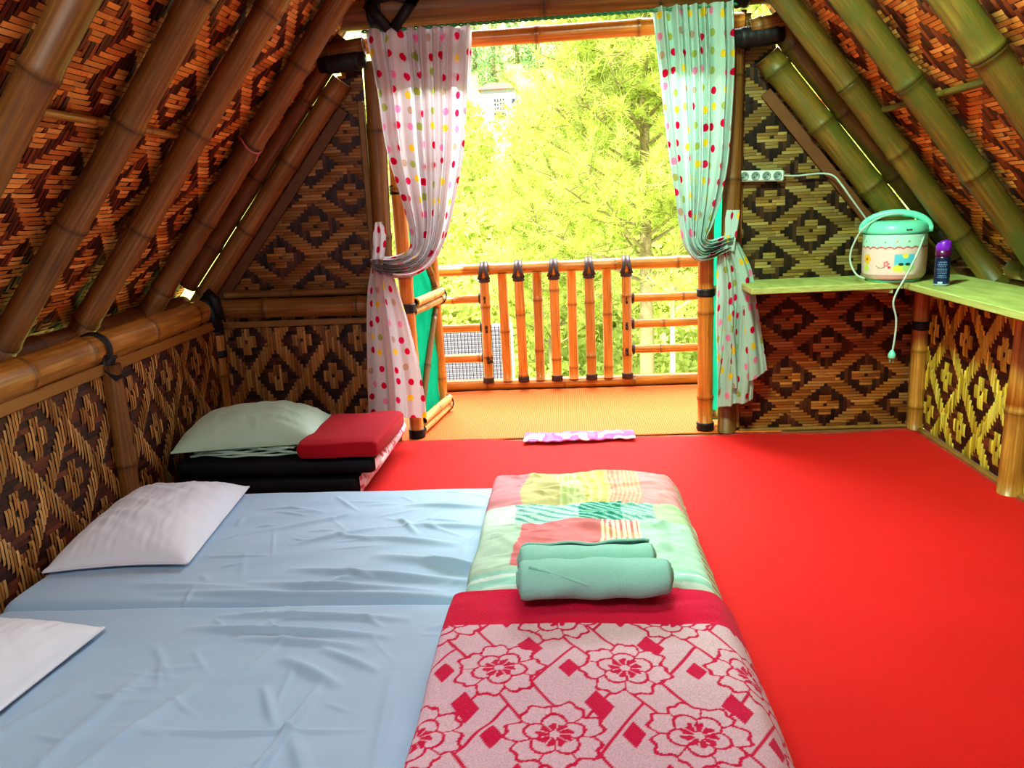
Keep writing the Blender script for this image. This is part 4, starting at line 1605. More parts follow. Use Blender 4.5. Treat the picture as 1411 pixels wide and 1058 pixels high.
V, Fc = folded_block('folded_mattress', -1.62, -0.865, 3.02, 3.66, 0.012, 0.105, None, 1)
o = mesh_obj('folded_mattress', V, Fc, MAT['black_cover'])
tag(o, 'black covered folded mattress on the floor, lower of the two in the corner stack', 'mattress')
end_panel(-0.862, 3.02, 3.66, 0.012, 0.105, o, 0, 3)
V, Fc = folded_block('folded_mattress', -1.60, -0.79, 3.00, 3.63, 0.112, 0.190, None, 6)
o = mesh_obj('folded_mattress', V, Fc, MAT['black_cover'])
tag(o, 'black covered folded mattress, upper of the two in the corner stack', 'mattress')
end_panel(-0.787, 3.00, 3.63, 0.106, 0.188, o, 0, 9)
V, Fc = folded_block('folded_blanket', -1.085, -0.765, 2.965, 3.45, 0.190, 0.265, None, 12, 0.02)
V = [(x + 0.03 * (y - 2.985), y, z - 0.006 * math.sin((y - 3) * 6)) for x, y, z in V]
o = mesh_obj('folded_blanket', V, Fc, MAT['red_blanket'])
tag(o, 'crimson folded blanket beside the pillow on the corner stack', 'blanket')
# folded pale cloth under the pillow
mb = MB()
for k_ in range(4):
    x0, x1 = -1.55 + 0.01 * k_, -1.10 - 0.015 * k_
    pts = [(x0 + (x1 - x0) * q, 3.035 + 0.012 * math.sin(q * 9 + k_) + 0.006 * k_, 0.198 + 0.007 * k_ + 0.004 * math.sin(q * 14 + k_ * 2)) for q in np.linspace(0, 1, 30)]
    mb.tube(pts, 0.005, 8)
    strap_into(mb, [(x0 + 0.01, 3.04, 0.198 + 0.007 * k_), ((x0 + x1) / 2, 3.22, 0.199 + 0.007 * k_), (x1, 3.24, 0.198 + 0.007 * k_)], 0.02, (0, 0, 1), 0.006)
V = []
nu, nv = 30, 20
for i in range(nu):
    for j in range(nv):
        x = -1.55 + 0.43 * i / (nu - 1)
        y = 3.035 + 0.38 * j / (nv - 1)
        V.append((x, y, 0.222 + 0.003 * math.sin(x * 40 + y * 20)))
mb.add(V, [tuple(f) for f in grid_faces(nu, nv)])
tag(mb.build('folded_cloth', MAT['mint_pillow']), 'thin folded pale cloth between the mint pillow and the black mattress', 'cloth')
pillow('pillow', (-1.35, 3.24, 0.222), 0.57, 0.44, 0.12, math.radians(9), 'mint_pillow', 'plump pale mint pillow on the black mattress stack in the corner', 9)
# crumpled bit of pale cloth by the wall
mb = MB()
pts = []
nu, nv = 16, 12
for i in range(nu):
    for j in range(nv):
        a, b = i / (nu - 1), j / (nv - 1)
        pts.append((-1.60 + 0.10 * a, 2.84 + 0.13 * b, 0.02 + 0.10 * math.sin(PI * a) ** 0.5 * math.sin(PI * b) ** 0.5 + 0.012 * math.sin(a * 17 + b * 11)))
mb.add(pts, [tuple(f) for f in grid_faces(nu, nv)])
tag(mb.build('crumpled_cloth', MAT['mint_pillow']), 'small crumpled pale cloth tucked between the left wall and the black stack', 'cloth')


# ------------------------------------------------------------------ BLANKETS ON THE BED
def blanket_surface(y0, y1, ztop, ns, nt, seed, xl, xr, xfloor, zl, round_far=0.05, round_near=0.03, wr=0.006):
    """profile across x: fold on the left resting on the sheet, top, rounded right edge dropping to the carpet"""
    ctrl = np.array([(xl + 0.02, zl + 0.002), (xl - 0.012, zl + 0.012), (xl - 0.012, ztop - 0.022), (xl + 0.025, ztop), (xl + 0.2, ztop + 0.004), ((xl + xr) / 2, ztop + 0.006), (xr - 0.12, ztop + 0.002), (xr - 0.015, ztop - 0.006), (xr + 0.03, ztop - 0.045), ((xr + xfloor) / 2 + 0.025, ztop - 0.105), (xfloor, 0.022), (xfloor + 0.006, 0.014)])
    dense = crom(ctrl, np.linspace(0, len(ctrl) - 1, 400))
    ln_ = np.concatenate([[0], np.cumsum(np.linalg.norm(np.diff(dense, axis=0), axis=1))])
    s = np.linspace(0, ln_[-1], ns)
    px_, pz_ = np.interp(s, ln_, dense[:, 0]), np.interp(s, ln_, dense[:, 1])
    t_ = np.linspace(0, 1, nt)
    X = np.tile(px_[:, None], (1, nt))
    Z = np.tile(pz_[:, None], (1, nt))
    Y = y0 + (y1 - y0) * np.tile(t_[None, :], (ns, 1))
    S = np.tile(s[:, None], (1, nt))
    flat = np.clip((Z - (ztop - 0.03)) / 0.03, 0, 1)
    n1 = vnoise(X * 7, Y * 7, seed) - 0.5
    n2 = vnoise(X * 9 + Y * 8, Y * 30 - X * 6, seed + 2) - 0.5
    Z = Z + wr * (n1 * 1.5 + n2) * flat
    # rounded ends
    for dist, r_ in ((y1 - Y, round_far), (Y - y0, round_near)):
        q = np.clip(1 - dist / r_, 0, 1)
        f = np.sqrt(np.maximum(1 - q ** 2, 0))
        lo = np.where(X < 0.335, zl + 0.004, 0.012)
        Z = np.where(Z > lo, lo + (Z - lo) * (0.04 + 0.96 * f), Z)
    X = X + 0.010 * (vnoise(X * 0 + 2, Y * 5, seed + 7) - 0.5) * (X > xr - 0.05) + 0.008 * (vnoise(X * 0 + 5, Y * 6, seed + 9) - 0.5) * (X < xl + 0.03)
    return X, Y, Z, S, ln_[-1]


# quilt (patchwork) -----------------------------------------------------
X, Y, Z, S, LS = blanket_surface(1.838, 2.735, 0.205, 200, 250, 21, -0.275, 0.316, 0.378, BZ + 0.003, 0.06, 0.05, 0.016)
# pulled creases
for c_ in [(-0.18, 2.62, 0.08, 2.42, 0.020, 0.016), (-0.10, 2.66, 0.16, 2.55, 0.016, 0.012), (-0.2, 2.05, 0.05, 1.96, 0.02, 0.010), (-0.05, 2.24, 0.12, 2.18, 0.018, 0.016), (-0.25, 2.2, -0.12, 2.0, 0.014, 0.008), (0.2, 2.1, 0.33, 2.02, 0.012, 0.010), (0.18, 1.98, 0.32, 1.92, 0.012, 0.010), (0.1, 2.60, 0.3, 2.56, 0.012, 0.008), (0.2, 2.3, 0.32, 2.18, 0.012, 0.008)]:
    Z = Z + ridge(X, Y, *c_) * (Z > 0.19)
rq = np.random.default_rng(77)
for _ in range(120):
    ax_, ay_ = rq.uniform(-0.27, 0.30), rq.uniform(1.87, 2.70)
    an, l_ = rq.normal(0.25, 0.5), rq.uniform(0.04, 0.14)
    Z = Z + ridge(X, Y, ax_, ay_, ax_ + l_ * math.cos(an), ay_ - l_ * math.sin(an), rq.uniform(0.004, 0.009), rq.uniform(0.002, 0.006)) * (Z > 0.185)
xx, yy = X.ravel(), Y.ravel()
K = np.tile(L3(182, 224, 196), (xx.size, 1))
nz = vnoise(xx * 40, yy * 40, 4)


def patch(x0, x1, y0, y1, col, stripe=None, sdir=0, sper=0.016, duty=0.5):
    wx = xx + 0.02 * (vnoise(xx * 6, yy * 6, 31) - 0.5) * 2
    wy = yy + 0.02 * (vnoise(xx * 6, yy * 6, 33) - 0.5) * 2 + 0.03 * (wx - 0.0) * 0
    mk = (wx >= x0) & (wx < x1) & (wy >= y0) & (wy < y1)
    K[mk] = L3(*col)
    if stripe is not None:
        q = (wx if sdir == 0 else wy if sdir == 1 else wx * 0.5 + wy) / sper
        K[mk & ((q - np.floor(q)) < duty)] = L3(*stripe)
    return mk


patch(-1, -0.17, 2.385, 3, (232, 150, 158))
patch(-0.17, -0.06, 2.385, 3, (206, 194, 136))
patch(-0.06, 0.02, 2.385, 3, (206, 214, 150), (226, 226, 176), 0, 0.02)
patch(0.02, 0.10, 2.385, 3, (210, 190, 116), (220, 206, 150), 0, 0.03, 0.4)
patch(0.10, 0.20, 2.385, 3, (236, 186, 150), (230, 150, 140), 0, 0.014)
patch(0.20, 1, 2.385, 3, (238, 160, 160))
patch(-1, -0.19, 2.262, 2.385, (222, 240, 226))
patch(-0.19, 0.02, 2.262, 2.385, (196, 226, 214), (110, 180, 176), 2, 0.030, 0.35)
patch(0.00, 0.14, 2.25, 2.40, (30, 140, 120), (160, 220, 200), 2, 0.022, 0.35)
patch(0.14, 0.24, 2.262, 2.385, (120, 180, 170), (190, 226, 206), 2, 0.022, 0.5)
patch(0.24, 1, 2.262, 2.385, (190, 222, 170))
patch(-1, -0.165, 1.0, 2.262, (196, 222, 200))
patch(-0.165, 0.072, 1.95, 2.262, (234, 132, 134))
patch(0.072, 0.185, 2.02, 2.262, (240, 226, 204), (206, 116, 118), 0, 0.016, 0.45)
patch(0.072, 0.185, 2.06, 2.20, (244, 230, 200), (220, 156, 120), 0, 0.016, 0.45)
patch(0.185, 1, 1.94, 2.262, (186, 222, 200))
patch(-1, 1, 1.80, 1.93, (170, 222, 206), (226, 240, 230), 1, 0.05, 0.3)
patch(-1, 1, 1.90, 2.0, (150, 214, 190)) if False else None
drop = (xx > 0.335)
q = yy / 0.05
K[drop] = np.where(((q - np.floor(q)) < 0.4)[drop][:, None], L3(190, 120, 96), L3(190, 214, 170))
edge_ = (S.ravel() < 0.02) | (S.ravel() > LS - 0.022)
K[edge_] = L3(150, 96, 90)
K *= (0.72 + 0.16 * nz)[:, None]
qu = mesh_obj('quilt', np.stack([X, Y, Z], -1).reshape(-1, 3), grid_faces(200, 250), MAT['attr_cloth'], None, True, None, K)
tag(qu, 'patchwork plaid quilt in mint, pink and yellow folded at the far mattress foot', 'quilt')
# inner fold layers of the quilt visible at its near left end
mb = MB()
for k_, (zz, col, xx_) in enumerate(((0.146, (150, 96, 80), -0.27), (0.163, (120, 190, 160), -0.255), (0.182, (190, 120, 110), -0.262))):
    pts = [(-0.275 + 0.17 * q, 1.845 - 0.006 * math.sin(q * PI) - 0.002 * k_, zz + 0.012 * math.sin(q * PI) * (k_ - 0.6)) for q in np.linspace(0, 1, 24)]
    mb.tube(pts, 0.008, 8, True, L3(*col))
mb.build('folded_edge', MAT['attr_cloth'], qu)
# trim along the right lower edge
mb = MB()
for k_, (dx, zz, col) in enumerate(((0.380, 0.03, (176, 110, 96)), (0.367, 0.075, (150, 190, 160)), (0.344, 0.12, (196, 120, 110)))):
    pts = [(dx + 0.008 * math.sin(y * 23 + k_ * 2), y, zz + 0.006 * math.sin(y * 15 + k_)) for y in np.linspace(1.85, 2.68, 60)]
    mb.tube(pts, 0.009, 8, True, L3(*col))
mb.build('hem', MAT['attr_cloth'], qu)

# floral plush blanket --------------------------------------------------
NSB, NTB = 330, 400
X, Y, Z, S, LS = blanket_surface(0.90, 1.832, 0.222, NSB, NTB, 41, -0.300, 0.322, 0.388, BZ + 0.007, 0.035, 0.03, 0.006)
xx, yy = (S - 0.365).ravel(), Y.ravel()
BG, CR_ = L3(222, 188, 198), L3(212, 14, 76)
K = np.tile(BG, (xx.size, 1))
PX_, PY_ = 0.252, 0.204
ROW0 = 1.663
lines = np.zeros(xx.size, bool)
solid = np.zeros(xx.size, bool)
clear = np.zeros(xx.size, bool)
fl = np.zeros(xx.size, bool)
LW = 0.0032
for rowi in range(-1, 6):
    for ci in range(-3, 4):
        cx = -0.007 + ci * PX_ + (0.138 if rowi % 2 else 0.0)
        cy = ROW0 - rowi * PY_
        dx_, dy_ = xx - cx, yy - cy
        near = (np.abs(dx_) < 0.13) & (np.abs(dy_) < 0.13)
        if not near.any():
            continue
        r_ = np.hypot(dx_, dy_ * 1.0)
        a_ = np.arctan2(dy_, dx_) + 0.3 * ci
        outer = 0.090 * (0.80 + 0.20 * np.abs(np.cos(a_ * 3.5 + rowi))) * (1 + 0.05 * np.sin(a_ * 16))
        inner = 0.056 * (0.72 + 0.28 * np.abs(np.sin(a_ * 2.5 + 0.7 + ci)))
        core = 0.026
        petal_o = near & (np.abs(r_ - outer) < LW * 1.2)
        petal_i = near & (np.abs(r_ - inner) < LW)
        sp1 = near & (np.abs(np.sin(a_ * 3.5 + rowi + PI / 2 * 0) * 0 + np.cos(a_ * 3.5 + rowi)) * r_ < LW * 2.0) & (r_ > inner) & (r_ < outer)
        sp2 = near & (np.abs(np.sin(a_ * 2.5 + 0.7 + ci)) * r_ < LW * 1.8) & (r_ > core) & (r_ < inner)
        ring = near & (r_ > 0.010) & (r_ < 0.032 + 0.003 * np.sin(a_ * 9)) & (np.abs(np.sin(a_ * 4.5)) > 0.28)
        ii_ = near & (r_ < outer)
        fl |= ii_
        lines = np.where(ii_ | petal_o, petal_o | petal_i | sp1 | sp2 | ring, lines)
# diagonal ribbons between the flowers
p1 = (xx / PX_ + (yy - ROW0) / (2 * PY_))
p2 = (xx / PX_ - (yy - ROW0) / (2 * PY_))
f1 = (p1 + 0.5) - np.floor(p1 + 0.5)
f2 = (p2 + 0.25) - np.floor(p2 + 0.25)
rib1 = np.abs(f1 - 0.5) < 0.16
rl1 = np.abs(np.abs(f1 - 0.5) - 0.16) < 0.015
rl2 = np.abs(np.abs(f2 - 0.5) - 0.16) < 0.015
sq = np.zeros(xx.size, bool)
for rowi in range(-1, 6):
    for ci in range(-3, 4):
        cx = -0.007 + ci * PX_ + (0.138 if rowi % 2 else 0.0)
        cy = ROW0 - rowi * PY_
        for ox, oy, h1, h2 in ((-0.112, -0.004, 0.085, 0.085), (-0.056, -0.122, 0.095, 0.13)):
            q1 = (xx - cx - ox) / PX_ + (yy - cy - oy) / (2 * PY_)
            q2 = (xx - cx - ox) / PX_ - (yy - cy - oy) / (2 * PY_)
            sq |= (np.abs(q1) < h1) & (np.abs(q2) < h2)
bgd = ~fl
K[(rl1 | (rl2 & ~rib1)) & bgd] = CR_
K[sq & bgd] = CR_
K[lines] = CR_
K[fl & ~lines] = BG * 1.04
hd = yy > 1.642
K[hd] = L3(216, 6, 66)
ed = (S.ravel() > LS - 0.020) | (S.ravel() < 0.012) | (yy > 1.818)
K[ed] = L3(150, 30, 50)
fb = mesh_obj('blanket', np.stack([X, Y, Z], -1).reshape(-1, 3), grid_faces(NSB, NTB), MAT['attr_plush'], None, True, None, K)
tag(fb, 'dusty pink blanket with crimson flower outlines and a magenta border, nearest the camera', 'blanket')
mb = MB()
for k_, (dx, zz) in enumerate(((0.390, 0.022),)):
    pts = [(dx + 0.004 * math.sin(y * 19), y, zz + 0.004 * math.sin(y * 13)) for y in np.linspace(0.92, 1.815, 60)]
    mb.tube(pts, 0.007, 8, True, L3(120, 40, 40))
pts = [(-0.285 + 0.60 * q, 1.831 + 0.003 * math.sin(q * 60), 0.190 + 0.012 * min(1, q * 8, (1 - q) * 8)) for q in np.linspace(0, 1, 80)]
mb.tube(pts, 0.006, 8, True, L3(150, 60, 60))
mb.build('binding', MAT['attr_plush'], fb)


# ------------------------------------------------------------------ TOWELS
def rolled_towel(c, length, r, rot, label, seed, start=0.0):
    nth, nl_ = 150, 40
    V = []
    turns = 3.0
    th = np.linspace(0, 2 * PI * turns, nth)
    rad = 0.012 + (r - 0.012) * th / th[-1]
    for i in range(nl_):
        q = i / (nl_ - 1)
        x = (q - 0.5) * length
        endp = min(q, 1 - q) * length
        for k in range(nth):
            tele = 0.012 * (1 - th[k] / th[-1]) * (1 if q > 0.5 else -1) * (endp < 0.02)
            rr = rad[k] - 0.006 * max(0, 1 - endp / 0.015) ** 2
            w = 0.0045 * (float(vnoise(x * 9 + seed, th[k] * 1.2 + x * 8, seed)) - 0.5) * 2 + 0.002 * math.sin(x * 25 + th[k] * 2 + seed) + 0.002 * math.sin(x * 60 + seed)
            V.append((x + tele, (rr + w) * math.cos(th[k] + start), (rr + w) * math.sin(th[k] + start) * 0.94))
    Fq = grid_faces(nl_, nth)
    o = mesh_obj('rolled_towel', np.array(V), Fq, MAT['towel'])
    s = o.modifiers.new('thick', 'SOLIDIFY')
    s.thickness = 0.007
    s.offset = -1
    o.location = c
    o.rotation_euler = (0, 0, rot)
    o.scale = (1, 1.04, 0.88)
    tag(o, label, 'towel')
    return o


t1 = rolled_towel((0.037, 1.752, 0.280), 0.340, 0.049, math.radians(2), 'mint green rolled towel lying across both blankets, the front one', 1, -2.2)
t2 = rolled_towel((0.022, 1.862, 0.272), 0.315, 0.046, math.radians(3), 'mint green rolled towel behind the front one, on the quilt', 4, 1.0)
# tucked corner seam across front towel
mb = MB()
pts = []
for q in np.linspace(0, 1, 30):
    a = 1.9 + 1.6 * q
    x = -0.15 + 0.20 * q
    pts.append((x, 0.0505 * math.cos(a), 0.0505 * math.sin(a) * 0.94))
mb.tube(pts, 0.005, 6)
mb.build('hem', MAT['towel'], t1)

# ------------------------------------------------------------------ DOOR CLOTH
nu, nv = 70, 16
pts, K = [], []
a0, a1 = onZ(721, 612, 0.015), onZ(876, 606, 0.015)
b0, b1 = onZ(724, 600, 0.015), onZ(872, 595, 0.015)
for i in range(nu):
    for j in range(nv):
        u, w = i / (nu - 1), j / (nv - 1)
        p = (np.array(a0) * (1 - u) + np.array(a1) * u) * (1 - w) + (np.array(b0) * (1 - u) + np.array(b1) * u) * w
        p = p + np.array([0, 0.006 * math.sin(u * 17), 0.012 + 0.007 * math.sin(PI * w) * (0.5 + 0.5 * math.sin(u * 25)) + 0.0025 * math.sin(u * 53)])
        pts.append(p)
        n_ = float(vnoise(u * 13, w * 3, 2))
        K.append(L3(220, 200, 214) if n_ > 0.62 else L3(206, 84, 140) if n_ > 0.34 else L3(180, 110, 176))
o = mesh_obj('door_cloth', np.array(pts), grid_faces(nu, nv), MAT['attr_cloth'], None, True, None, np.array(K))
so = o.modifiers.new('thick', 'SOLIDIFY')
so.thickness = 0.006
tag(o, 'crumpled pink and purple cloth lying on the threshold of the doorway', 'cloth')

#OUTDOOR
# ------------------------------------------------------------------ OUTDOORS
def hz(y):
    y = np.asarray(y, float)
    return np.where(y < 112, -5.2 + (y - 12) * 0.163, -5.2 + 16.3 + (y - 112) * 0.42)


nu, nv = 60, 80
ys = 7.0 * (230 / 7.0) ** np.linspace(0, 1, nv)
V = []
for i in range(nu):
    for j in range(nv):
        x = (i / (nu - 1) - 0.5) * 2 * (0.75 * ys[j] + 5)
        V.append((x, ys[j], float(hz(ys[j])) + 0.03 * ys[j] * (float(vnoise(x / ys[j] * 9, j * 0.35, 3)) - 0.5)))
struct(mesh_obj('hillside', np.array(V), grid_faces(nu, nv), MAT['hill']), 'green hillside rising beyond the balcony')


def leaf_quads(P, size, rs, flat=0.0):
    """random quads at points P with sizes"""
    n = len(P)
    d1 = rs.normal(size=(n, 3))
    d1 /= np.linalg.norm(d1, axis=1)[:, None]
    d2 = rs.normal(size=(n, 3))
    d2 -= d1 * (d1 * d2).sum(1)[:, None]
    d2 /= np.linalg.norm(d2, axis=1)[:, None]
    s = (size * rs.uniform(0.6, 1.3, n))[:, None] if np.ndim(size) else size * rs.uniform(0.6, 1.3, n)[:, None]
    V = np.stack([P - d1 * s, P + d2 * s * 0.45, P + d1 * s, P - d2 * s * 0.45], 1).reshape(-1, 3)
    Fq = np.arange(4 * n).reshape(n, 4)
    return V, Fq


def foliage(name, centres, radii, nleaf, lsize, mat, seed, parent=None, squash=0.85, tone=(0.7, 1.15)):
    rs = np.random.default_rng(seed)
    Ps, Ss, Ks = [], [], []
    for c, r in zip(centres, radii):
        d = rs.normal(size=(nleaf, 3))
        d /= np.linalg.norm(d, axis=1)[:, None]
        rad = r * rs.uniform(0.72, 1.05, nleaf) ** 0.7
        p = np.array(c) + d * rad[:, None] * np.array([1, 1, squash])
        Ps.append(p)
        Ss.append(np.full(nleaf, lsize * r))
        k = rs.uniform(*tone) * (0.62 + 0.38 * (d[:, 2] * 0.5 + 0.5)) * rs.uniform(0.8, 1.15, nleaf)  # leaves low on each clump darker, shade worked into their tone
        Ks.append(k)
    P_ = np.vstack(Ps)
    V, Fq = leaf_quads(P_, np.concatenate(Ss), rs)
    K = np.repeat(np.concatenate(Ks), 4)[:, None] * np.ones(3)
    return mesh_obj(name, V, Fq, MAT[mat], parent, False, None, K)


rs = np.random.default_rng(21)
cen, rad = [], []
for _ in range(900):
    y = 15 * (108 / 15) ** rs.uniform(0, 1)
    x = rs.uniform(-0.34, 0.36) * y
    r = rs.uniform(0.030, 0.052) * y * (0.9 if y < 50 else 0.75)
    if y > 45 and -0.115 < x / y < -0.035:
        r *= 0.45
    cen.append((x, y, float(hz(y)) + r * rs.uniform(0.2, 1.0)))
    rad.append(r)
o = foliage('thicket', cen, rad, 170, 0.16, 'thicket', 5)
tag(o, 'dense bright yellow green thicket covering the hillside below the house', 'thicket', None, 'stuff')

# distant conifers on the crest behind the house
rs = np.random.default_rng(3)
spots = [(-17, 128, 0.30), (-13.5, 134, 0.9), (-10.0, 126, 0.2), (-7.0, 136, 1.1), (-3.5, 130, 0.5), (0.5, 134, 0.8), (5.0, 129, 0.4), (9.5, 135, 0.9), (14, 130, 0.4), (19, 134, 0.7), (24, 130, 0.3)]
for k_, (x, y, q) in enumerate(spots):
    zb = float(hz(y)) - 1
    e = empty('distant_tree', (x, y, zb))
    H = 11.5 + 3.0 * q
    cs, rr = [], []
    for i in range(26):
        w = i / 25
        R0 = 2.6 * (1 - 0.62 * w)
        a = rs.uniform(0, 6.28)
        cs.append((R0 * 0.6 * math.cos(a), R0 * 0.6 * math.sin(a), 1.0 + (H - 1.0) * w))
        rr.append(R0 * 0.62)
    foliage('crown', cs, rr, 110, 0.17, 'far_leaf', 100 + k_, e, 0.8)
    mb = MB()
    mb.tube([(0, 0, 0), (0.1, 0, H * 0.5), (0.0, 0, H * 0.92)], [0.35, 0.25, 0.08], 8)
    mb.build('trunk', MAT['bark'], e)
    tag(e, 'hazy blue green tree on the far crest above the white house', 'tree', 'hazy trees on the far crest')

# white house on the hill
h0, h1 = onY(664, 166, 104), onY(712, 166, 104)
hxc = (h0[0] + h1[0]) / 2
hw = h1[0] - h0[0]
zbase = float(hz(104)) - 1.0
hb = onY(690, 160, 104)[2]
ht = onY(690, 122, 104)[2]
e = empty('house', (hxc, 104, zbase))
tag(e, 'small white house with pale red roof and gridded window high on the hillside', 'house')
mb = MB()
mb.box((-hw / 2, 0, 0), (hw / 2, 5, ht - zbase), 0.05)
mb.build('wall', plain('white_plaster', C(176, 174, 188), 0.8, 1, 0.02), e)
mb = MB()
zt = ht - zbase
rv = [(-hw / 2 - 0.3, -0.4, zt - 0.05), (hw / 2 + 0.3, -0.4, zt - 0.05), (hw / 2 + 0.3, 5.4, zt - 0.05), (-hw / 2 - 0.3, 5.4, zt - 0.05), (-hw / 2 + 0.6, 2.5, zt + 1.0), (hw / 2 - 0.6, 2.5, zt + 1.0)]
mb.add(rv, [(0, 1, 5, 4), (1, 2, 5), (2, 3, 4, 5), (3, 0, 4), (3, 2, 1, 0)])
mb.build('roof', plain('pale_red_roof', C(190, 110, 100), 0.8, 4, 0.1), e, False)
dk = plain('house_glass', C(66, 70, 90), 0.3, 4, 0.1)
w0, w1 = onY(680, 136, 104), onY(696, 152, 104)
mb = MB()
mb.box((w0[0] - hxc, -0.06, w1[2] - zbase), (w1[0] - hxc, 0.02, w0[2] - zbase), 0.01)
wn_ = mb.build('window', dk, e)
mb = MB()
for q in (0.0, 0.25, 0.5, 0.75, 1.0):
    x = (w0[0] + (w1[0] - w0[0]) * q) - hxc
    mb.box((x - 0.05, -0.12, w1[2] - zbase - 0.05), (x + 0.05, -0.05, w0[2] - zbase + 0.05), 0.01)
for q in (0.0, 0.33, 0.66, 1.0):
    z = (w1[2] + (w0[2] - w1[2]) * q) - zbase
    mb.box((w0[0] - hxc, -0.13, z - 0.05), (w1[0] - hxc, -0.05, z + 0.05), 0.01)
mb.build('window_frame', plain('white_frame', C(246, 246, 250), 0.6, 1, 0.02), wn_)
w0, w1 = onY(681, 156, 104), onY(697, 162, 104)
mb = MB()
mb.box((w0[0] - hxc, -0.06, w1[2] - zbase), (w1[0] - hxc, 0.02, w0[2] - zbase), 0.01)
mb.build('window', dk, e)
w0, w1 = onY(705, 136, 104), onY(710, 142, 104)
mb = MB()
mb.box((w0[0] - hxc, -0.06, w1[2] - zbase), (w1[0] - hxc, 0.02, w0[2] - zbase), 0.01)
mb.build('window', dk, e)


# pines with real branches and needle tufts
def pine(base, H, label, seed, trunk_r, mat, zlo, blen, nbr, ntuft, needle, group=None, lean=0.0):
    rs = np.random.default_rng(seed)
    e = empty('pine_tree', base)
    mb = MB()
    mb.tube([(lean * q * H, 0.05 * math.sin(q * 5), q * H) for q in np.linspace(0, 1, 12)], [trunk_r * (1 - 0.8 * q) for q in np.linspace(0, 1, 12)], 12)
    mb.build('trunk', MAT[mat], e)
    br = MB()
    tp, td = [], []
    for i in range(nbr):
        q = zlo + (0.98 - zlo) * (i + rs.uniform(0, 1)) / nbr
        z = q * H
        a = i * 2.4 + rs.uniform(-0.5, 0.5)
        L_ = blen * (1.0 - 0.55 * max(0, (q - zlo) / (1 - zlo))) * rs.uniform(0.75, 1.15)
        up = rs.uniform(0.15, 0.55)
        pts = []
        for s in np.linspace(0, 1, 7):
            pts.append(np.array([lean * z + math.cos(a) * L_ * s, math.sin(a) * L_ * s, z + L_ * (up * s + 0.25 * s * s)]))
        br.tube(pts, [0.035 * (1 - 0.8 * s) for s in np.linspace(0, 1, 7)], 6)
        for k in range(ntuft):
            s = rs.uniform(0.30, 1.0) ** 0.8
            p = crom(pts, np.array([s * 6]))[0]
            sd = rs.normal(size=3) * L_ * 0.17 * (0.4 + s)
            sd[2] = abs(sd[2]) * 0.9
            tip = p + sd
            if k % 3 == 0:
                br.tube([p, (p + tip) / 2 + np.array([0, 0, -0.02]), tip], [0.010, 0.008, 0.005], 4)
            tp.append(tip)
            dd = sd / (np.linalg.norm(sd) + 1e-6) + np.array([math.cos(a), math.sin(a), 0.9]) * 0.5
            td.append(dd / np.linalg.norm(dd))
    br.build('branches', MAT[mat], e)
    tp, td = np.array(tp), np.array(td)
    nn = 38
    n = len(tp)
    P0 = np.repeat(tp, nn, 0)
    D = np.repeat(td, nn, 0)
    P0 = P0 - D * rs.uniform(0, needle * 1.1, (n * nn, 1))
    dr_ = D * 0.75 + rs.normal(size=(n * nn, 3)) * 0.55
    dr_ /= np.linalg.norm(dr_, axis=1)[:, None]
    ln_ = needle * rs.uniform(0.7, 1.25, (n * nn, 1))
    sd = np.cross(dr_, rs.normal(size=(n * nn, 3)))
    sd /= np.linalg.norm(sd, axis=1)[:, None]
    w = needle * 0.034
    V = np.stack([P0 - sd * w, P0 + sd * w, P0 + dr_ * ln_ + np.array([0, 0, -0.1]) * ln_], 1).reshape(-1, 3)
    k = np.repeat(rs.uniform(0.65, 1.2, n), nn) * rs.uniform(0.85, 1.15, n * nn)
    K = np.repeat(k, 3)[:, None] * np.ones(3)
    mesh_obj('needles', V, np.arange(len(V)).reshape(-1, 3), MAT['needle'], e, False, None, K)
    tag(e, label, 'tree', group)


pine((1.42, 15.0, -4.6), 10.4, 'tall bright pine filling the right half of the doorway view, with grey brown trunk', 4, 0.17, 'bark', 0.38, 2.35, 64, 34, 0.25)
pine((1.56, 12.4, -4.9), 4.9, 'young pine with a pale slender trunk seen through the right railing bars', 9, 0.10, 'bark_pale', 0.86, 0.5, 8, 6, 0.14)
pine((-0.45, 19.5, -4.3), 6.0, 'smaller pale pine left of the tall pine, below the white house', 14, 0.12, 'bark', 0.30, 1.7, 40, 24, 0.26)
pine((4.6, 24.0, -3.6), 11.5, 'pine behind the right curtain edge, farther down the slope', 19, 0.2, 'bark', 0.3, 2.8, 46, 26, 0.30)

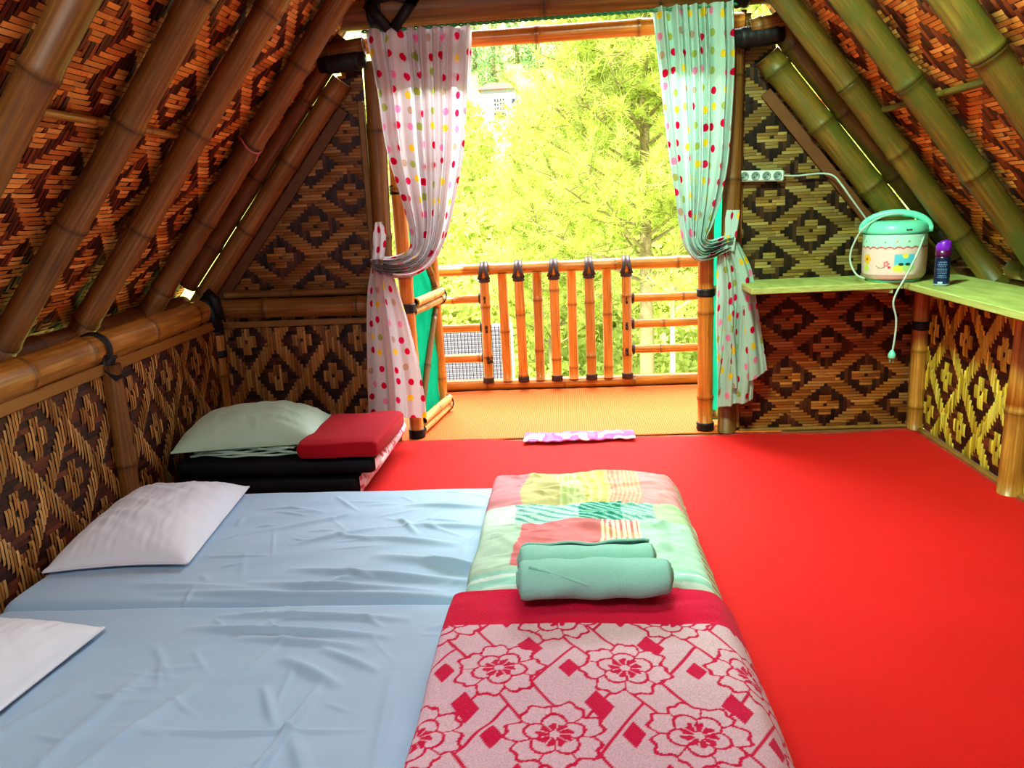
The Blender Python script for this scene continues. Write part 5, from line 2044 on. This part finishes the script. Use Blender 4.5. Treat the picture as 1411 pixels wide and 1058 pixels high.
# pale gridded fence panel below the balcony on the left
e = empty('mesh_fence', (-1.15, 9.0, -1.25))
tag(e, 'pale panel behind a dark wire grid, seen low through the left railing bars', 'fence')
mb = MB()
mb.box((-0.55, 0.03, 0.0), (0.50, 0.07, 1.04), 0.005)
mb.build('panel', plain('pale_panel', C(206, 198, 198), 0.8, 3, 0.04), e)
mb = MB()
for q in np.linspace(-0.52, 0.46, 26):
    mb.tube([(q, 0, 0.0), (q, 0, 1.02)], 0.006, 5, False)
for q in np.linspace(0.05, 1.0, 22):
    mb.tube([(-0.54, 0.004, q), (0.48, 0.004, q)], 0.005, 5, False)
mb.build('wire_grid', plain('grey_wire', C(60, 54, 58), 0.5, 5, 0.05), e)
for q in (-0.53, 0.47):
    mb = MB()
    mb.tube([(q, 0.09, -3.5), (q, 0.09, 1.1)], 0.025, 8)
    mb.build('post', MAT['bark'], e)

# ------------------------------------------------------------------ LIGHT
w = bpy.data.worlds.new('world')
bpy.context.scene.world = w
w.use_nodes = True
nt = w.node_tree
nt.nodes.clear()
wo = nt.nodes.new('ShaderNodeOutputWorld')
bg = nt.nodes.new('ShaderNodeBackground')
bg.inputs[0].default_value = (0.86, 0.95, 1.0, 1)
bg.inputs[1].default_value = 2.2
nt.links.new(bg.outputs[0], wo.inputs[0])


def lamp(name, typ, loc, target, energy, color, **kw):
    d = bpy.data.lights.new(name, typ)
    d.energy = energy
    d.color = color
    for k, v in kw.items():
        setattr(d, k, v)
    o = bpy.data.objects.new(name, d)
    COL.objects.link(o)
    o.location = loc
    o.rotation_euler = (Vector(target) - Vector(loc)).to_track_quat('-Z', 'Y').to_euler()
    return o


lamp('sun', 'SUN', (0, 0, 30), (0.35, 0.9, 28.9), 10.5, (1.0, 0.97, 0.86), angle=0.02)
# skylight falling on the balcony and in through the doorway
lamp('sky_light', 'AREA', (0.0, 5.6, 3.0), (-0.1, 2.8, 0.2), 420, (0.93, 0.94, 1.0), shape='RECTANGLE', size=3.0, size_y=1.6)
# lamp hanging under the ridge behind the camera
lamp('interior_light', 'AREA', (0.1, 1.9, 2.5), (1.35, 3.0, 0.7), 44, (0.62, 1.0, 0.70), shape='DISK', size=0.35, spread=1.9)

lamp('interior_light', 'AREA', (-0.5, 0.35, 2.1), (-0.5, 2.0, 0.1), 26, (0.86, 0.98, 1.0), shape='DISK', size=0.6)  # added fill light over the bed, no lamp known here

sc = bpy.context.scene
sc.view_settings.view_transform = 'Standard'
sc.view_settings.look = 'Medium High Contrast'
sc.view_settings.exposure = -0.14
sc.cycles.max_bounces = 8
sc.cycles.diffuse_bounces = 5
sc.cycles.use_denoising = True
sc.cycles.sample_clamp_indirect = 6.0
